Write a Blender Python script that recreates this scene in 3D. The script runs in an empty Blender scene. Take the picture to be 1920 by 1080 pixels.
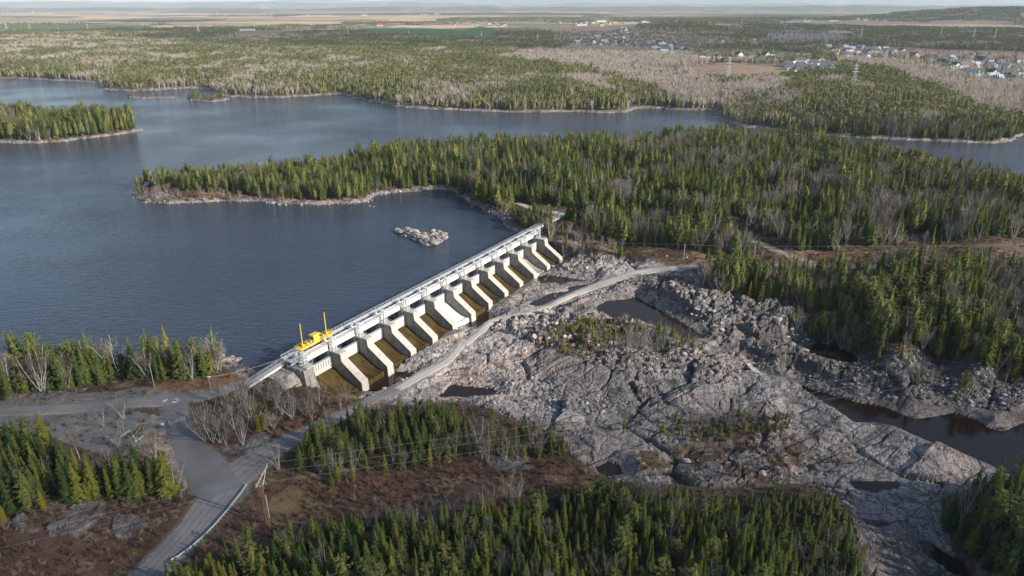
import bpy, math, random
import numpy as np
from mathutils import Vector, Matrix

# ------------------------------------------------------------------ camera, world, sun, exposure
S = bpy.context.scene
C = S.collection
CAM_H = 120.0
F = 1280.0
TH = math.atan(530 / 1280.0)
cam = bpy.data.cameras.new("camera")
cam.lens = 24.0
cam.sensor_width = 36.0
cam.clip_start = 1.0
cam.clip_end = 120000.0
cam_o = bpy.data.objects.new("camera", cam)
C.objects.link(cam_o)
cam_o.location = (0, 0, CAM_H)
cam_o.rotation_euler = (math.pi / 2 - TH, 0, 0)
S.camera = cam_o

SUN_EL = math.radians(25)
SUN_AZ = math.radians(-22)          # from +X towards +Y
sun_dir = Vector((math.cos(SUN_EL) * math.cos(SUN_AZ), math.cos(SUN_EL) * math.sin(SUN_AZ), math.sin(SUN_EL)))
world = bpy.data.worlds.new("World")
S.world = world
world.use_nodes = True
wn = world.node_tree
wn.nodes.clear()
wo = wn.nodes.new("ShaderNodeOutputWorld")
wb = wn.nodes.new("ShaderNodeBackground")
sky = wn.nodes.new("ShaderNodeTexSky")
sky.sky_type = 'NISHITA'
sky.sun_disc = False
sky.sun_elevation = SUN_EL
sky.sun_rotation = math.pi / 2 - SUN_AZ
sky.air_density = 1.0
sky.dust_density = 0.6
sky.ozone_density = 1.5
wb.inputs[1].default_value = 0.10
wn.links.new(sky.outputs[0], wb.inputs[0])
wn.links.new(wb.outputs[0], wo.inputs[0])
sl = bpy.data.lights.new("sun", 'SUN')
sl.energy = 5.0
sl.angle = math.radians(0.5)
sl.color = (1.0, 0.92, 0.80)
so = bpy.data.objects.new("sun", sl)
C.objects.link(so)
so.rotation_euler = sun_dir.to_track_quat('Z', 'Y').to_euler()
so.location = (300, -100, 400)
S.view_settings.view_transform = 'Standard'
S.view_settings.look = 'None'
S.view_settings.gamma = 1.0
S.view_settings.exposure = 0.70
S.cycles.max_bounces = 5
S.cycles.diffuse_bounces = 2
S.cycles.glossy_bounces = 2
S.cycles.transparent_max_bounces = 8
S.cycles.transmission_bounces = 2
S.cycles.volume_bounces = 1
S.cycles.use_adaptive_sampling = True
S.cycles.adaptive_threshold = 0.01
S.cycles.use_denoising = True
S.cycles.denoising_prefilter = 'ACCURATE'

R = random.Random(11)
rng = np.random.default_rng(5)

# ------------------------------------------------------------------ projection helpers (world is built in metres; the map was surveyed from the photo)
CT, ST = math.cos(TH), math.sin(TH)


def up(px, py, z=0.0):
    u = (px - 960.0) / F
    v = (py - 540.0) / F
    t = (CAM_H - z) / (ST + v * CT)
    return np.array([u * t, (CT - v * ST) * t])


def proj(x, y, z):
    dz = CAM_H - z
    dep = np.maximum(y * CT + dz * ST, 1.0)
    dn = dz * CT - y * ST
    return 960 + F * x / dep, 540 + F * dn / dep


def upoly(pts, z=0.0):
    return np.array([up(a, b, z) for a, b in pts])


def inside(poly, x, y):
    poly = np.asarray(poly, float)
    r = np.zeros(np.shape(x), bool)
    n = len(poly)
    j = n - 1
    for i in range(n):
        xi, yi = poly[i]
        xj, yj = poly[j]
        if yi != yj:
            c = ((yi > y) != (yj > y)) & (x < (xj - xi) * (y - yi) / (yj - yi) + xi)
            r ^= c
        j = i
    return r


def segdist(pts, x, y, closed=True):
    pts = np.asarray(pts, float)
    d = np.full(np.shape(x), 1e18)
    n = len(pts)
    for i in range(n if closed else n - 1):
        a = pts[i]
        b = pts[(i + 1) % n]
        ab = b - a
        L2 = ab @ ab + 1e-9
        t = np.clip(((x - a[0]) * ab[0] + (y - a[1]) * ab[1]) / L2, 0, 1)
        dd = (x - a[0] - t * ab[0]) ** 2 + (y - a[1] - t * ab[1]) ** 2
        np.minimum(d, dd, out=d)
    return np.sqrt(d)


def sdf(poly, x, y):
    d = segdist(poly, x, y)
    return np.where(inside(poly, x, y), d, -d)


def hsh(i, j, s):
    n = (i.astype(np.int64) * 374761393 + j.astype(np.int64) * 668265263 + s * 1442695041) & 0xffffffff
    n = ((n ^ (n >> 13)) * 1274126177) & 0xffffffff
    n = (n ^ (n >> 16)) & 0xffffffff
    n = (n * 2246822519) & 0xffffffff
    n = n ^ (n >> 15)
    return (n & 0xffffff) / float(0xffffff)


def vnoise(x, y, s=0):
    i = np.floor(x)
    j = np.floor(y)
    fx = x - i
    fy = y - j
    fx = fx * fx * (3 - 2 * fx)
    fy = fy * fy * (3 - 2 * fy)
    a = hsh(i, j, s)
    b = hsh(i + 1, j, s)
    c = hsh(i, j + 1, s)
    d = hsh(i + 1, j + 1, s)
    return (a * (1 - fx) + b * fx) * (1 - fy) + (c * (1 - fx) + d * fx) * fy


def fbm(x, y, sc, o=4, s=0):
    r = 0.0
    a = 0.5
    t = 0.0
    for k in range(o):
        r = r + a * (vnoise(x / sc + 17.3 * k, y / sc - 9.1 * k, s + k * 7) - 0.5)
        t += a
        a *= 0.55
        sc *= 0.5
    return r / t


def voro(x, y, sc, s=0, facet=False):
    X = x / sc
    Y = y / sc
    i = np.floor(X)
    j = np.floor(Y)
    f1 = np.full(np.shape(x), 9.0)
    f2 = np.full(np.shape(x), 9.0)
    idv = np.zeros(np.shape(x))
    ox = np.zeros(np.shape(x))
    oy = np.zeros(np.shape(x))
    for a in (-1, 0, 1):
        for b in (-1, 0, 1):
            cx = i + a + 0.15 + 0.7 * hsh(i + a, j + b, s)
            cy = j + b + 0.15 + 0.7 * hsh(i + a, j + b, s + 1)
            d = np.hypot(X - cx, Y - cy)
            r = hsh(i + a, j + b, s + 2)
            closer = d < f1
            f2 = np.where(closer, f1, np.minimum(f2, d))
            idv = np.where(closer, r, idv)
            ox = np.where(closer, X - cx, ox)
            oy = np.where(closer, Y - cy, oy)
            f1 = np.where(closer, d, f1)
    if facet:
        t1 = np.modf(idv * 57.31)[0] * 6.283
        return f1, f2, idv, (ox * np.cos(t1) + oy * np.sin(t1)) * (.35 + np.modf(idv * 91.7)[0])
    return f1, f2, idv


def sstep(a, b, v):
    t = np.clip((v - a) / (b - a), 0, 1)
    return t * t * (3 - 2 * t)


# ------------------------------------------------------------------ the dam's line
P0 = np.array([-61.38, 216.63])
U = np.array([0.52134, 0.85335])
N = np.array([0.85335, -0.52134])
SP = 13.717


def dw(s, n):
    return P0 + U * s + N * n


# ------------------------------------------------------------------ shore lines
near_shore = [(-900, 720), (-300, 700), (0, 692), (120, 690), (240, 684), (350, 674), (420, 668), (452, 673), (442, 680), (458, 686), (476, 692), (480, 700), (500, 712)]
front_pen = [(985, 441), (965, 434), (948, 424), (944, 414), (930, 402), (905, 393), (885, 384), (868, 371), (852, 358), (820, 355), (780, 358), (740, 362), (705, 367), (692, 377), (668, 382), (640, 383), (600, 384), (560, 384), (520, 382), (480, 378), (430, 377), (380, 379), (330, 381), (290, 381), (268, 378), (260, 371), (250, 364)]
back_pen = [(252, 356), (275, 350), (300, 346), (400, 338), (500, 333), (600, 325), (640, 315), (700, 301), (800, 292), (900, 289), (1000, 286), (1100, 281), (1200, 276), (1300, 267), (1400, 268), (1500, 276), (1600, 290), (1700, 312), (1800, 334), (1920, 352), (2300, 400)]
mainland = np.array([*upoly(near_shore), dw(-14, -3), dw(-12, -7), dw(0, -7), dw(160, -7), dw(168, -10), *upoly(front_pen), *upoly(back_pen),
                     (3000, 380), (3000, -300), (-3000, -300), (-3000, 150)])
far_land = np.array([*upoly([(-1200, 118), (-500, 128), (0, 147), (60, 148), (100, 151), (160, 154), (185, 157), (180, 162), (192, 168), (250, 171), (310, 168), (378, 165), (392, 172), (405, 180), (430, 182), (500, 184), (560, 182), (600, 179), (640, 177), (665, 184), (700, 192), (760, 202), (830, 206), (900, 209), (980, 211), (1060, 210), (1150, 212), (1180, 210), (1195, 204), (1240, 204), (1280, 207), (1340, 208), (1348, 213), (1340, 220), (1362, 231), (1400, 239), (1470, 246), (1560, 255), (1640, 260), (1700, 263), (1780, 266), (1860, 270), (1885, 268), (1920, 254), (2100, 235), (2600, 215)]),
                     (60000, 900), (60000, 90000), (-60000, 90000), (-60000, 2500)])
island_a = upoly([(-350, 250), (-100, 262), (0, 268), (60, 270), (130, 265), (200, 256), (262, 247), (268, 243), (250, 239), (180, 232), (80, 229), (-60, 230), (-350, 232)])
islet_b = upoly([(230, 182.5), (262, 184.5), (322, 184), (331, 182), (300, 180.5), (240, 181)])
islet_c = upoly([(346, 186), (360, 190), (400, 191.5), (430, 188), (424, 183), (380, 181), (355, 182)])
islet_d = upoly([(745, 436), (775, 448), (800, 459), (816, 460), (838, 447), (834, 440), (810, 437), (795, 441), (770, 434), (748, 432)])
land_polys = [mainland, far_land, island_a, islet_b, islet_c, islet_d]

pools = [  # polygon in the photo's plan, level
    ("pool", -8.0, [(866, 600), (885, 588), (908, 584), (930, 594), (925, 602), (902, 613), (880, 612)]),
    ("pool", -7.0, [(1008, 520), (1022, 517), (1068, 522), (1112, 530), (1100, 541), (1082, 548), (1060, 556), (1040, 566), (1005, 575), (985, 568), (985, 561), (1028, 553), (1068, 546), (1062, 535), (1040, 530), (1015, 532)]),
    ("pool", -7.3, [(1030, 577), (1060, 563), (1092, 552), (1100, 549), (1100, 556), (1080, 562), (1062, 570), (1040, 580)]),
    ("pool", -7.6, [(1122, 575), (1140, 566), (1172, 563), (1192, 560), (1225, 577), (1262, 598), (1300, 620), (1316, 634), (1290, 634), (1250, 616), (1205, 602), (1155, 595), (1128, 588)]),
    ("pool", -8.8, [(806, 730), (838, 722), (870, 726), (915, 730), (935, 738), (880, 744), (830, 742)]),
    ("pool", -8.2, [(690, 733), (705, 712), (745, 697), (770, 701), (772, 711), (745, 722), (712, 735)]),
    ("pool", -13.0, [(1508, 655), (1535, 645), (1567, 648), (1600, 667), (1612, 682), (1575, 679), (1530, 668)]),
    ("pool", -9.6, [(1124, 878), (1140, 872), (1158, 877), (1160, 888), (1140, 892), (1126, 886)]),
    ("pool", -15.0, [(1600, 907), (1640, 904), (1680, 906), (1676, 914), (1640, 920), (1606, 914)]),
    ("pool", -17.5, [(1728, 1020), (1745, 1022), (1770, 1042), (1800, 1056), (1812, 1078), (1790, 1072), (1762, 1056), (1735, 1040)]),
    ("river", -16.0, [(1495, 722), (1518, 730), (1560, 742), (1600, 754), (1650, 763), (1690, 778), (1720, 789), (1748, 783), (1790, 777), (1826, 789), (1848, 804), (1880, 811), (1920, 797), (2050, 780), (2500, 780), (2500, 1000), (2000, 960), (1915, 905), (1888, 884), (1850, 866), (1800, 846), (1750, 829), (1710, 813), (1680, 798), (1650, 792), (1605, 790), (1560, 762), (1515, 738)]),
]

# ------------------------------------------------------------------ terrain height
ctrl = [(100, 760, 6), (300, 740, 5), (450, 745, 4), (200, 850, 4.5), (400, 900, 3), (300, 1020, 3), (60, 1000, 6), (550, 800, 2), (480, 830, 3.2), (0, 900, 5), (560, 745, 0), (610, 745, -3), (660, 760, -4), (640, 800, -1.5), (200, 1150, 5),
        (600, 950, 0), (800, 900, -3), (1000, 900, -5.5), (1100, 890, -7.5), (700, 820, -1), (900, 810, -5), (1000, 840, -6.5), (560, 870, 1.5),
        (600, 1060, 3), (900, 1000, 1), (1200, 980, -2), (1500, 950, -6), (1600, 1060, -5), (1400, 1070, 2), (1000, 1150, 5),
        (720, 742, -7), (800, 680, -6), (830, 730, -8), (960, 700, -6), (930, 640, -5.5), (1050, 640, -3), (1150, 640, -3.5), (1270, 650, -4), (1100, 760, -8), (1000, 760, -8.5), (1250, 720, -7), (1350, 640, -6), (1400, 690, -10), (1350, 780, -9), (1500, 800, -13), (1650, 830, -13.5), (1850, 880, -15), (1400, 860, -10), (1300, 860, -9), (1550, 900, -14), (1650, 960, -16), (1750, 1060, -17), (1680, 1060, -13), (1850, 1000, -8), (1920, 950, -4), (2100, 1000, 0),
        (1010, 545, -6), (1080, 500, -4), (1180, 505, -3.5), (1130, 545, -6), (1230, 540, -2), (1300, 570, -1.5), (1400, 600, -4), (1500, 630, -9), (1600, 700, -12), (1750, 735, -14.2), (1850, 765, -14.3), (1750, 705, -12), (1880, 730, -12), (1700, 640, -4), (1850, 640, -1), (1600, 560, 2), (1800, 560, 5), (1480, 560, 0),
        (1350, 500, 0), (1500, 480, 4), (1700, 480, 7), (1200, 455, 3), (1120, 440, 3.5), (1100, 400, 6), (1040, 400, 6), (1000, 380, 5), (1300, 380, 11), (1600, 380, 14), (1850, 400, 14), (1000, 320, 10), (1300, 300, 14), (1450, 305, 14), (1580, 320, 12), (1700, 340, 9), (700, 340, 6), (400, 360, 4), (300, 372, 2.5), (2100, 500, 10),
        (900, 150, 16), (600, 160, 14), (300, 150, 9), (1100, 170, 14), (1250, 185, 8), (1600, 210, 26), (1500, 215, 20), (1750, 230, 14), (1600, 160, 20), (1400, 130, 15), (700, 100, 14), (200, 100, 13), (1000, 80, 13), (1250, 90, 14), (1900, 60, 15), (100, 40, 13), (900, 30, 14), (1900, 200, 12), (1500, 60, 14), (500, 60, 13), (1000, 15, 14), (100, 15, 14), (1800, 15, 14)]
cu, cv, cz = [], [], []
for a, b, z in ctrl:
    p = up(a, b, z)
    q = proj(p[0], p[1], 0.0)
    cu.append(q[0]); cv.append(q[1]); cz.append(z)
cu, cv, cz = map(np.array, (cu, cv, cz))


def base_h(x, y):
    u0, v0 = proj(x, y, 0.0)
    num = np.zeros(np.shape(x))
    den = np.zeros(np.shape(x))
    for a, b, z in zip(cu, cv, cz):
        d2 = ((u0 - a) * 0.75) ** 2 + (v0 - b) ** 2
        w = 1.0 / (d2 + 400.0) ** 1.6
        num += w * z
        den += w
    return num / den


def ys_rows():
    segs = [(30, 100, .006), (100, 460, .0034), (460, 1300, .0052), (1300, 2600, .007), (2600, 60000, .022)]
    out = []
    for a, b, r in segs:
        n = int(math.log(b / a) / r)
        out += list(a * (b / a) ** (np.arange(n) / n))
    out.append(60000)
    return np.array(out)


YS = ys_rows()
NC = 1120
TC = np.linspace(-1, 1, NC)


def halfw(y):
    return 0.93 * y + 70


GX = halfw(YS)[:, None] * TC[None, :]
GY = np.repeat(YS[:, None], NC, 1)
# half resolution fields
hi = np.unique(np.r_[np.arange(0, len(YS), 2), len(YS) - 1])
hj = np.unique(np.r_[np.arange(0, NC, 2), NC - 1])
hx = GX[np.ix_(hi, hj)]
hy = GY[np.ix_(hi, hj)]


def upsample(f):
    r = np.arange(len(YS))
    c = np.arange(NC)
    t = np.empty((len(hi), NC))
    for k in range(len(hi)):
        t[k] = np.interp(c, hj, f[k])
    ip = np.interp(r, hi, np.arange(len(hi)))
    i0 = np.minimum(ip.astype(int), len(hi) - 2)
    fr = (ip - i0)[:, None]
    return t[i0] * (1 - fr) + t[i0 + 1] * fr


base = upsample(base_h(hx, hy))
dl = np.full(hx.shape, -1e9)
for P in land_polys:
    dl = np.maximum(dl, sdf(P, hx, hy))
dl = upsample(dl)
far_scale = np.clip(GY / 400.0, 0.6, 4)
dl = dl + fbm(GX, GY, 9.0, 4, 3) * 5.0 * far_scale + fbm(GX, GY, 60, 3, 5) * 3 * far_scale

base = base + fbm(GX, GY, 70, 4, 21) * np.clip(GY / 150, .6, 5) * 1.4
for (cx, cy, rx_, ry_, hh_) in [(1860 - 960, 5200, 800, 1000, 66), (1690 - 960, 5600, 1000, 900, 36), (1270 - 960, 3800, 620, 500, 26)]:
    cx = cx / F * cy
    base = base + hh_ * np.exp(-1.6 * (((GX - cx) / rx_) ** 2 + ((GY - cy) / ry_) ** 2))
islet = np.zeros_like(base, bool)
for P, hmax in ((islet_b, 1.0), (islet_c, 2.5), (islet_d, 1.2), (island_a, 4.5)):
    m = inside(P + 0, GX, GY) | (segdist(P, GX, GY) < 25 if P is island_a else False)
    base = np.where(m, hmax, base)
hs = 1.0 * (1 - np.exp(-np.maximum(dl, 0) / 2.0)) + 0.17 * np.maximum(dl, 0)
H = np.where(base > 0.3, np.minimum(hs, base), base)
H = np.where(dl < 0, np.maximum(-9, -0.3 + 0.3 * dl), H)

# pixel of every ground point at its base height: where the land cover survey applies
PX, PY = proj(GX, GY, H)
nx = fbm(GX, GY, 22, 4, 31)
ny = fbm(GX, GY, 22, 4, 47)
DEP = GY * CT + (CAM_H - H) * ST
amp = 20 * F / DEP * 0.5
QX = PX + nx * amp
QY = PY + ny * amp * 0.45


def zone(poly, soft=True):
    return inside(poly, QX if soft else PX, QY if soft else PY)


rock_poly = [(668, 742), (690, 728), (800, 640), (880, 590), (960, 520), (1030, 470), (1050, 462), (1100, 470), (1180, 484), (1240, 492), (1300, 505), (1345, 530), (1400, 548), (1470, 560), (1540, 590), (1600, 632), (1640, 650), (1740, 668), (1850, 700), (1960, 715), (2400, 720), (2400, 905), (1960, 900), (1880, 905), (1830, 920), (1770, 940), (1755, 970), (1790, 1010), (1830, 1060), (1880, 1120), (1960, 1300), (1640, 1300), (1630, 1080), (1600, 1010), (1580, 950), (1540, 912), (1440, 905), (1330, 918), (1250, 915), (1180, 905), (1120, 880), (1070, 850), (1050, 820), (990, 795), (930, 770), (870, 755), (760, 760), (700, 752)]
ROCK = zone(rock_poly)
veg_on_rock = [[(1060, 600), (1150, 598), (1240, 615), (1320, 645), (1330, 670), (1240, 662), (1150, 668), (1060, 670), (1010, 650)],
               [(1290, 800), (1340, 780), (1480, 785), (1480, 820), (1500, 850), (1560, 850), (1600, 870), (1570, 890), (1480, 885), (1420, 905), (1300, 900), (1180, 880), (1180, 850), (1300, 840)],
               [(1560, 690), (1700, 690), (1900, 745), (1900, 770), (1800, 760), (1700, 730), (1600, 720)]]
VOR = np.zeros_like(ROCK)
for P in veg_on_rock[:2]:
    VOR |= zone(P)
shore = (dl > 0) & (dl < 3.0 + 5 * (fbm(GX, GY, 30, 2, 77) + .5)) & (base > .3) & (DEP * 0 + 1 > 0)
outc = [[(92, 1000), (120, 965), (165, 940), (205, 944), (212, 962), (180, 985), (150, 1003)], [(222, 958), (258, 960), (278, 978), (262, 995), (225, 1008), (212, 990)], [(25, 975), (50, 966), (62, 980), (45, 998), (25, 992)],
        [(0, 720), (90, 708), (160, 715), (150, 735), (60, 745), (0, 745)],
        [(420, 850), (440, 835), (500, 810), (510, 822), (500, 840), (440, 856)],
        [(570, 880), (610, 862), (680, 870), (660, 895), (600, 905)],
        [(880, 862), (960, 845), (1000, 870), (960, 885), (900, 880)],
        [(680, 800), (720, 790), (740, 815), (700, 830)],
        [(1470, 560), (1560, 575), (1660, 640), (1650, 668), (1560, 655), (1480, 610)], [(1640, 650), (1900, 690), (1960, 790), (1860, 780), (1700, 730)],
        [(1030, 470), (1045, 448), (1080, 455), (1100, 480), (1060, 488)],
        [(845, 158), (890, 152), (940, 158), (930, 165), (860, 168)], [(1205, 150), (1300, 150), (1330, 160), (1260, 165)],
        [(260, 372), (300, 362), (340, 370), (340, 381), (265, 381)]]
OUTC = np.zeros_like(ROCK)
for P in outc:
    OUTC |= zone(P)
rockm = (ROCK | OUTC | shore).astype(float)
rk = upsample(rockm[np.ix_(hi, hj)])
rk = (rockm + rk) * 0.5


# rock relief: rounded, fractured outcrops
near = GY < 700
ang = 0.45
rx = GX * math.cos(ang) + GY * math.sin(ang)
ry = -GX * math.sin(ang) + GY * math.cos(ang)
wx = rx + fbm(GX, GY, 30, 3, 61) * 14
wy = ry + fbm(GX, GY, 30, 3, 67) * 14
f1, f2, id1, p1 = voro(wx / 2.1, wy, 15, 101, True)
g1, g2, id2, p2 = voro(wx / 1.7 + 5, wy, 5.0, 131, True)
k1, k2, id3, p3 = voro(wx / 1.3, wy, 2.0, 151, True)
rough = sstep(.66, .86, vnoise(GX / 24, GY / 24, 9)) * .8
rough = np.maximum(rough, inside([(1190, 495), (1400, 560), (1560, 610), (1600, 700), (1480, 690), (1380, 650), (1250, 590)], PX, PY) * .8)
rough = np.maximum(rough, inside([(960, 590), (1080, 580), (1120, 640), (1010, 650), (960, 625)], PX, PY) * 1.0)
rough = np.maximum(rough, inside([(1080, 640), (1330, 660), (1370, 710), (1250, 700), (1100, 680)], PX, PY) * .7)
rough = np.maximum(rough, inside([(1480, 680), (1700, 690), (1920, 730), (1920, 770), (1700, 745)], PX, PY) * .6)
# long whalebacks with steep, broken lee sides and open joints between them
dome = 1 - np.clip(f1, 0, 1.1) ** 2
relief = (id1 - .3) * 2.2 + 1.9 * dome + p1 * 2.4
sub = 1 - np.clip(g1, 0, 1.1) ** 2
relief += (.25 * sub + p2 * 2.0 + (id2 - .5) * 1.1) * (.27 + .95 * rough)
relief -= 1.4 * sstep(.07, .0, f2 - f1) + .6 * sstep(.08, .0, g2 - g1) * (.4 + rough)
relief += ((id3 - .5) * 1.0 + p3 * 1.2) * (rough + .05)
relief += fbm(GX, GY, 4, 3, 171) * (.12 + .8 * rough)
jointm = np.clip(sstep(.06, .0, f2 - f1) + .7 * sstep(.07, .0, g2 - g1), 0, 1)


def crev(sx_, sy_, rot, seed, wdt):
    xx = (GX * math.cos(rot) + GY * math.sin(rot)) / sx_
    yy = (-GX * math.sin(rot) + GY * math.cos(rot)) / sy_
    return np.clip(1 - np.abs(fbm(xx, yy, 1.0, 3, seed)) / wdt, 0, 1)


cv = np.maximum(crev(46, 9, .55, 501, .035), np.maximum(crev(30, 7, -.75, 511, .04) * .8, crev(14, 4.5, 1.3, 521, .05) * .5))
relief -= .7 * cv
jointm = np.maximum(jointm, cv > .35)
relief = relief - 2.2
# flatter, scoured slabs towards the river
flat = np.clip(sstep(1350, 1600, PX) * sstep(700, 800, PY) + inside([(850, 660), (960, 660), (1000, 720), (960, 740), (850, 730)], PX, PY), 0, 1)
relief = relief * (1 - 0.35 * flat)
relief = np.where(ROCK, relief, relief * .42 + .5)
relief = np.where(ROCK | OUTC, relief, relief * .5)
fade = sstep(900, 500, GY)
H = H + relief * rk * fade * np.where(shore & ~ROCK & ~OUTC, .55, 1.0)
H = H + fbm(GX, GY, 7, 4, 201) * 0.7 * (1 - rk) * (dl > 2)
cliff = inside([(1480, 640), (1560, 600), (1640, 640), (1700, 680), (1600, 690)], PX, PY)

# pools and river
pd = []
for nm, z, P in pools:
    W = upoly(P, z)
    lo = W.min(0) - 40
    hi_ = W.max(0) + 40
    m = (GX > lo[0]) & (GX < hi_[0]) & (GY > lo[1]) & (GY < hi_[1])
    d = sdf(W, GX[m], GY[m])
    d = d + 0.9 + fbm(GX[m], GY[m], 5, 3, 91) * 1.6
    h = H[m]
    hin = np.minimum(z - 0.25 - 0.35 * d, h)
    hout = np.maximum(h, z + 0.12 + 0.10 * np.minimum(-d, 3))
    wgt = sstep(9, 0, -d)
    h = np.where((d < 0) & (-d < 7), np.minimum(h, z + 0.5 + 0.55 * np.maximum(-d, 0) + .35 * relief[m]), h)
    hout = np.maximum(h, z + 0.12 + 0.10 * np.minimum(-d, 3))
    hout2 = h * (1 - wgt * .55) + (z + 0.35 + 0.16 * (-d)) * wgt * .55
    hout2 = np.maximum(hout2, z + 0.12)
    hn = np.where(d > 0, np.maximum(hin, z - 3), np.where(-d < 9, hout2, np.where(-d < 14, hout, h)))
    H[m] = hn
    pd.append(W)

# dam footing stays below the structure
dS = (GX - P0[0]) * U[0] + (GY - P0[1]) * U[1]
dN = (GX - P0[0]) * N[0] + (GY - P0[1]) * N[1]
foot = (dS > -12) & (dS < 158) & (dN > -9) & (dN < 9)
H = np.where(foot, np.minimum(H, -7.4), H)
near_toe = (dS > -8) & (dS < 160) & (dN >= 9) & (dN < 16)
H = np.where(near_toe, np.minimum(H, -6.2 + (dN - 9) * .25 + relief * .25), H)
right_end = (dS > 168) & (dS < 210) & (np.abs(dN + 11.5) < 6)
H = np.where(right_end, np.minimum(H, 4.3 + 0 * H), H)


def hgt(x, y):
    x = np.asarray(x, float)
    y = np.asarray(y, float)
    r = np.interp(y, YS, np.arange(len(YS)))
    c = (x / halfw(y) + 1) * 0.5 * (NC - 1)
    c = np.clip(c, 0, NC - 1.001)
    r = np.clip(r, 0, len(YS) - 1.001)
    i = r.astype(int)
    j = c.astype(int)
    fr = r - i
    fc = c - j
    return (H[i, j] * (1 - fc) + H[i, j + 1] * fc) * (1 - fr) + (H[i + 1, j] * (1 - fc) + H[i + 1, j + 1] * fc) * fr


def field(Fd, x, y):
    r = np.clip(np.interp(y, YS, np.arange(len(YS))).round().astype(int), 0, len(YS) - 1)
    c = np.clip((((np.asarray(x) / halfw(np.asarray(y)) + 1) * 0.5 * (NC - 1))).round().astype(int), 0, NC - 1)
    return Fd[r, c]


def ground(px, py):
    z = 3.0 if py > 200 else 14.0
    for _ in range(12):
        p = up(px, py, z)
        z = 0.5 * z + 0.5 * float(hgt(p[0], p[1]))
    p = up(px, py, z)
    return p[0], p[1], float(hgt(p[0], p[1]))


# roads -------------------------------------------------------------
road_defs = [
    ("road", [(250, 1110), (300, 1060), (345, 1010), (385, 960), (420, 918), (452, 880), (500, 850), (548, 820), (600, 797), (640, 778)], [8, 8, 8.2, 9, 11, 12, 8.5, 7, 5.5, 5], 'asphalt'),
    ("gravel_road", [(630, 783), (680, 758), (720, 742), (760, 722)], [4.5, 4.5, 4.5, 4], 'gravel'),
    ("causeway", [(745, 732), (790, 708), (830, 686), (850, 668), (872, 645)], [3.5, 4, 4, 3.5, 3], 'pale'),
    ("gravel_road", [(-200, 775), (0, 771), (100, 768), (180, 763), (250, 755), (300, 750), (360, 746), (410, 735), (440, 722), (462, 716)], [5.5, 5.5, 5.5, 5.5, 6, 7, 7, 6, 5, 4], 'gravel'),
    ("forecourt", [(420, 925), (395, 890), (370, 860), (350, 830), (335, 800), (328, 775), (326, 757)], [12, 12, 10, 8, 7, 7, 8], 'darkgravel'),
    ("causeway", [(870, 648), (900, 625), (930, 600), (960, 590), (1000, 584), (1040, 573), (1075, 556), (1110, 540), (1150, 525), (1190, 513), (1230, 507), (1280, 503)], [3, 3, 3, 3.5, 3.2, 3.2, 3.5, 5, 6, 6.5, 6.5, 6], 'pale'),
    ("gravel_road", [(1270, 503), (1340, 499), (1420, 500), (1500, 497), (1600, 500), (1700, 502), (1900, 510)], [6, 5, 5, 5, 5, 5, 5], 'gravel'),
    ("gravel_road", [(1352, 425), (1378, 436), (1400, 447), (1440, 463), (1480, 478), (1520, 493)], [5, 5, 5, 5, 5, 5], 'tan'),
    ("gravel_road", [(1046, 407), (1060, 399), (1080, 398), (1100, 399), (1130, 402)], [4, 6, 5, 5, 5], 'pale'),
    ("gravel_road", [(1046, 399), (1020, 397), (1000, 392), (985, 386), (970, 380)], [5, 5, 5, 4, 4], 'pale'),
]
roads = []
ROADM = np.zeros_like(H)
for nm, pts, ws, mt in road_defs:
    q = np.array([ground(a, b) for a, b in pts])
    # resample smooth
    dd = np.r_[0, np.cumsum(np.hypot(*(q[1:, :2] - q[:-1, :2]).T))]
    n = max(8, int(dd[-1] / 2.0))
    t = np.linspace(0, dd[-1], n)
    Q = np.stack([np.interp(t, dd, q[:, k]) for k in range(3)], 1)
    Wd = np.interp(t, dd, ws)
    for _ in range(6):
        Q[1:-1] = (Q[:-2] + 2 * Q[1:-1] + Q[2:]) / 4
    for _ in range(20):
        Q[1:-1, 2] = (Q[:-2, 2] + 2 * Q[1:-1, 2] + Q[2:, 2]) / 4
    if nm == 'causeway':
        Q[:, 2] = np.maximum(Q[:, 2], -6.4)
    lo = Q[:, :2].min(0) - 14
    hi_ = Q[:, :2].max(0) + 14
    idx = np.nonzero((GX > lo[0]) & (GX < hi_[0]) & (GY > lo[1]) & (GY < hi_[1]))
    gx, gy = GX[idx], GY[idx]
    best = np.full(gx.shape, 1e9)
    zz = np.zeros(gx.shape)
    ww = np.zeros(gx.shape)
    for k in range(n):
        d = np.hypot(gx - Q[k, 0], gy - Q[k, 1])
        m = d < best
        best = np.where(m, d, best)
        zz = np.where(m, Q[k, 2], zz)
        ww = np.where(m, Wd[k], ww)
    w = sstep(3.5, 0.8, best - ww / 2)
    H[idx] = H[idx] * (1 - w) + (zz - 0.02) * w
    ROADM[idx] = np.maximum(ROADM[idx], sstep(1.5, -.3, best - ww / 2))
    roads.append((nm, Q, Wd, mt))

# ------------------------------------------------------------------ materials
MATS = {}


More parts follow.
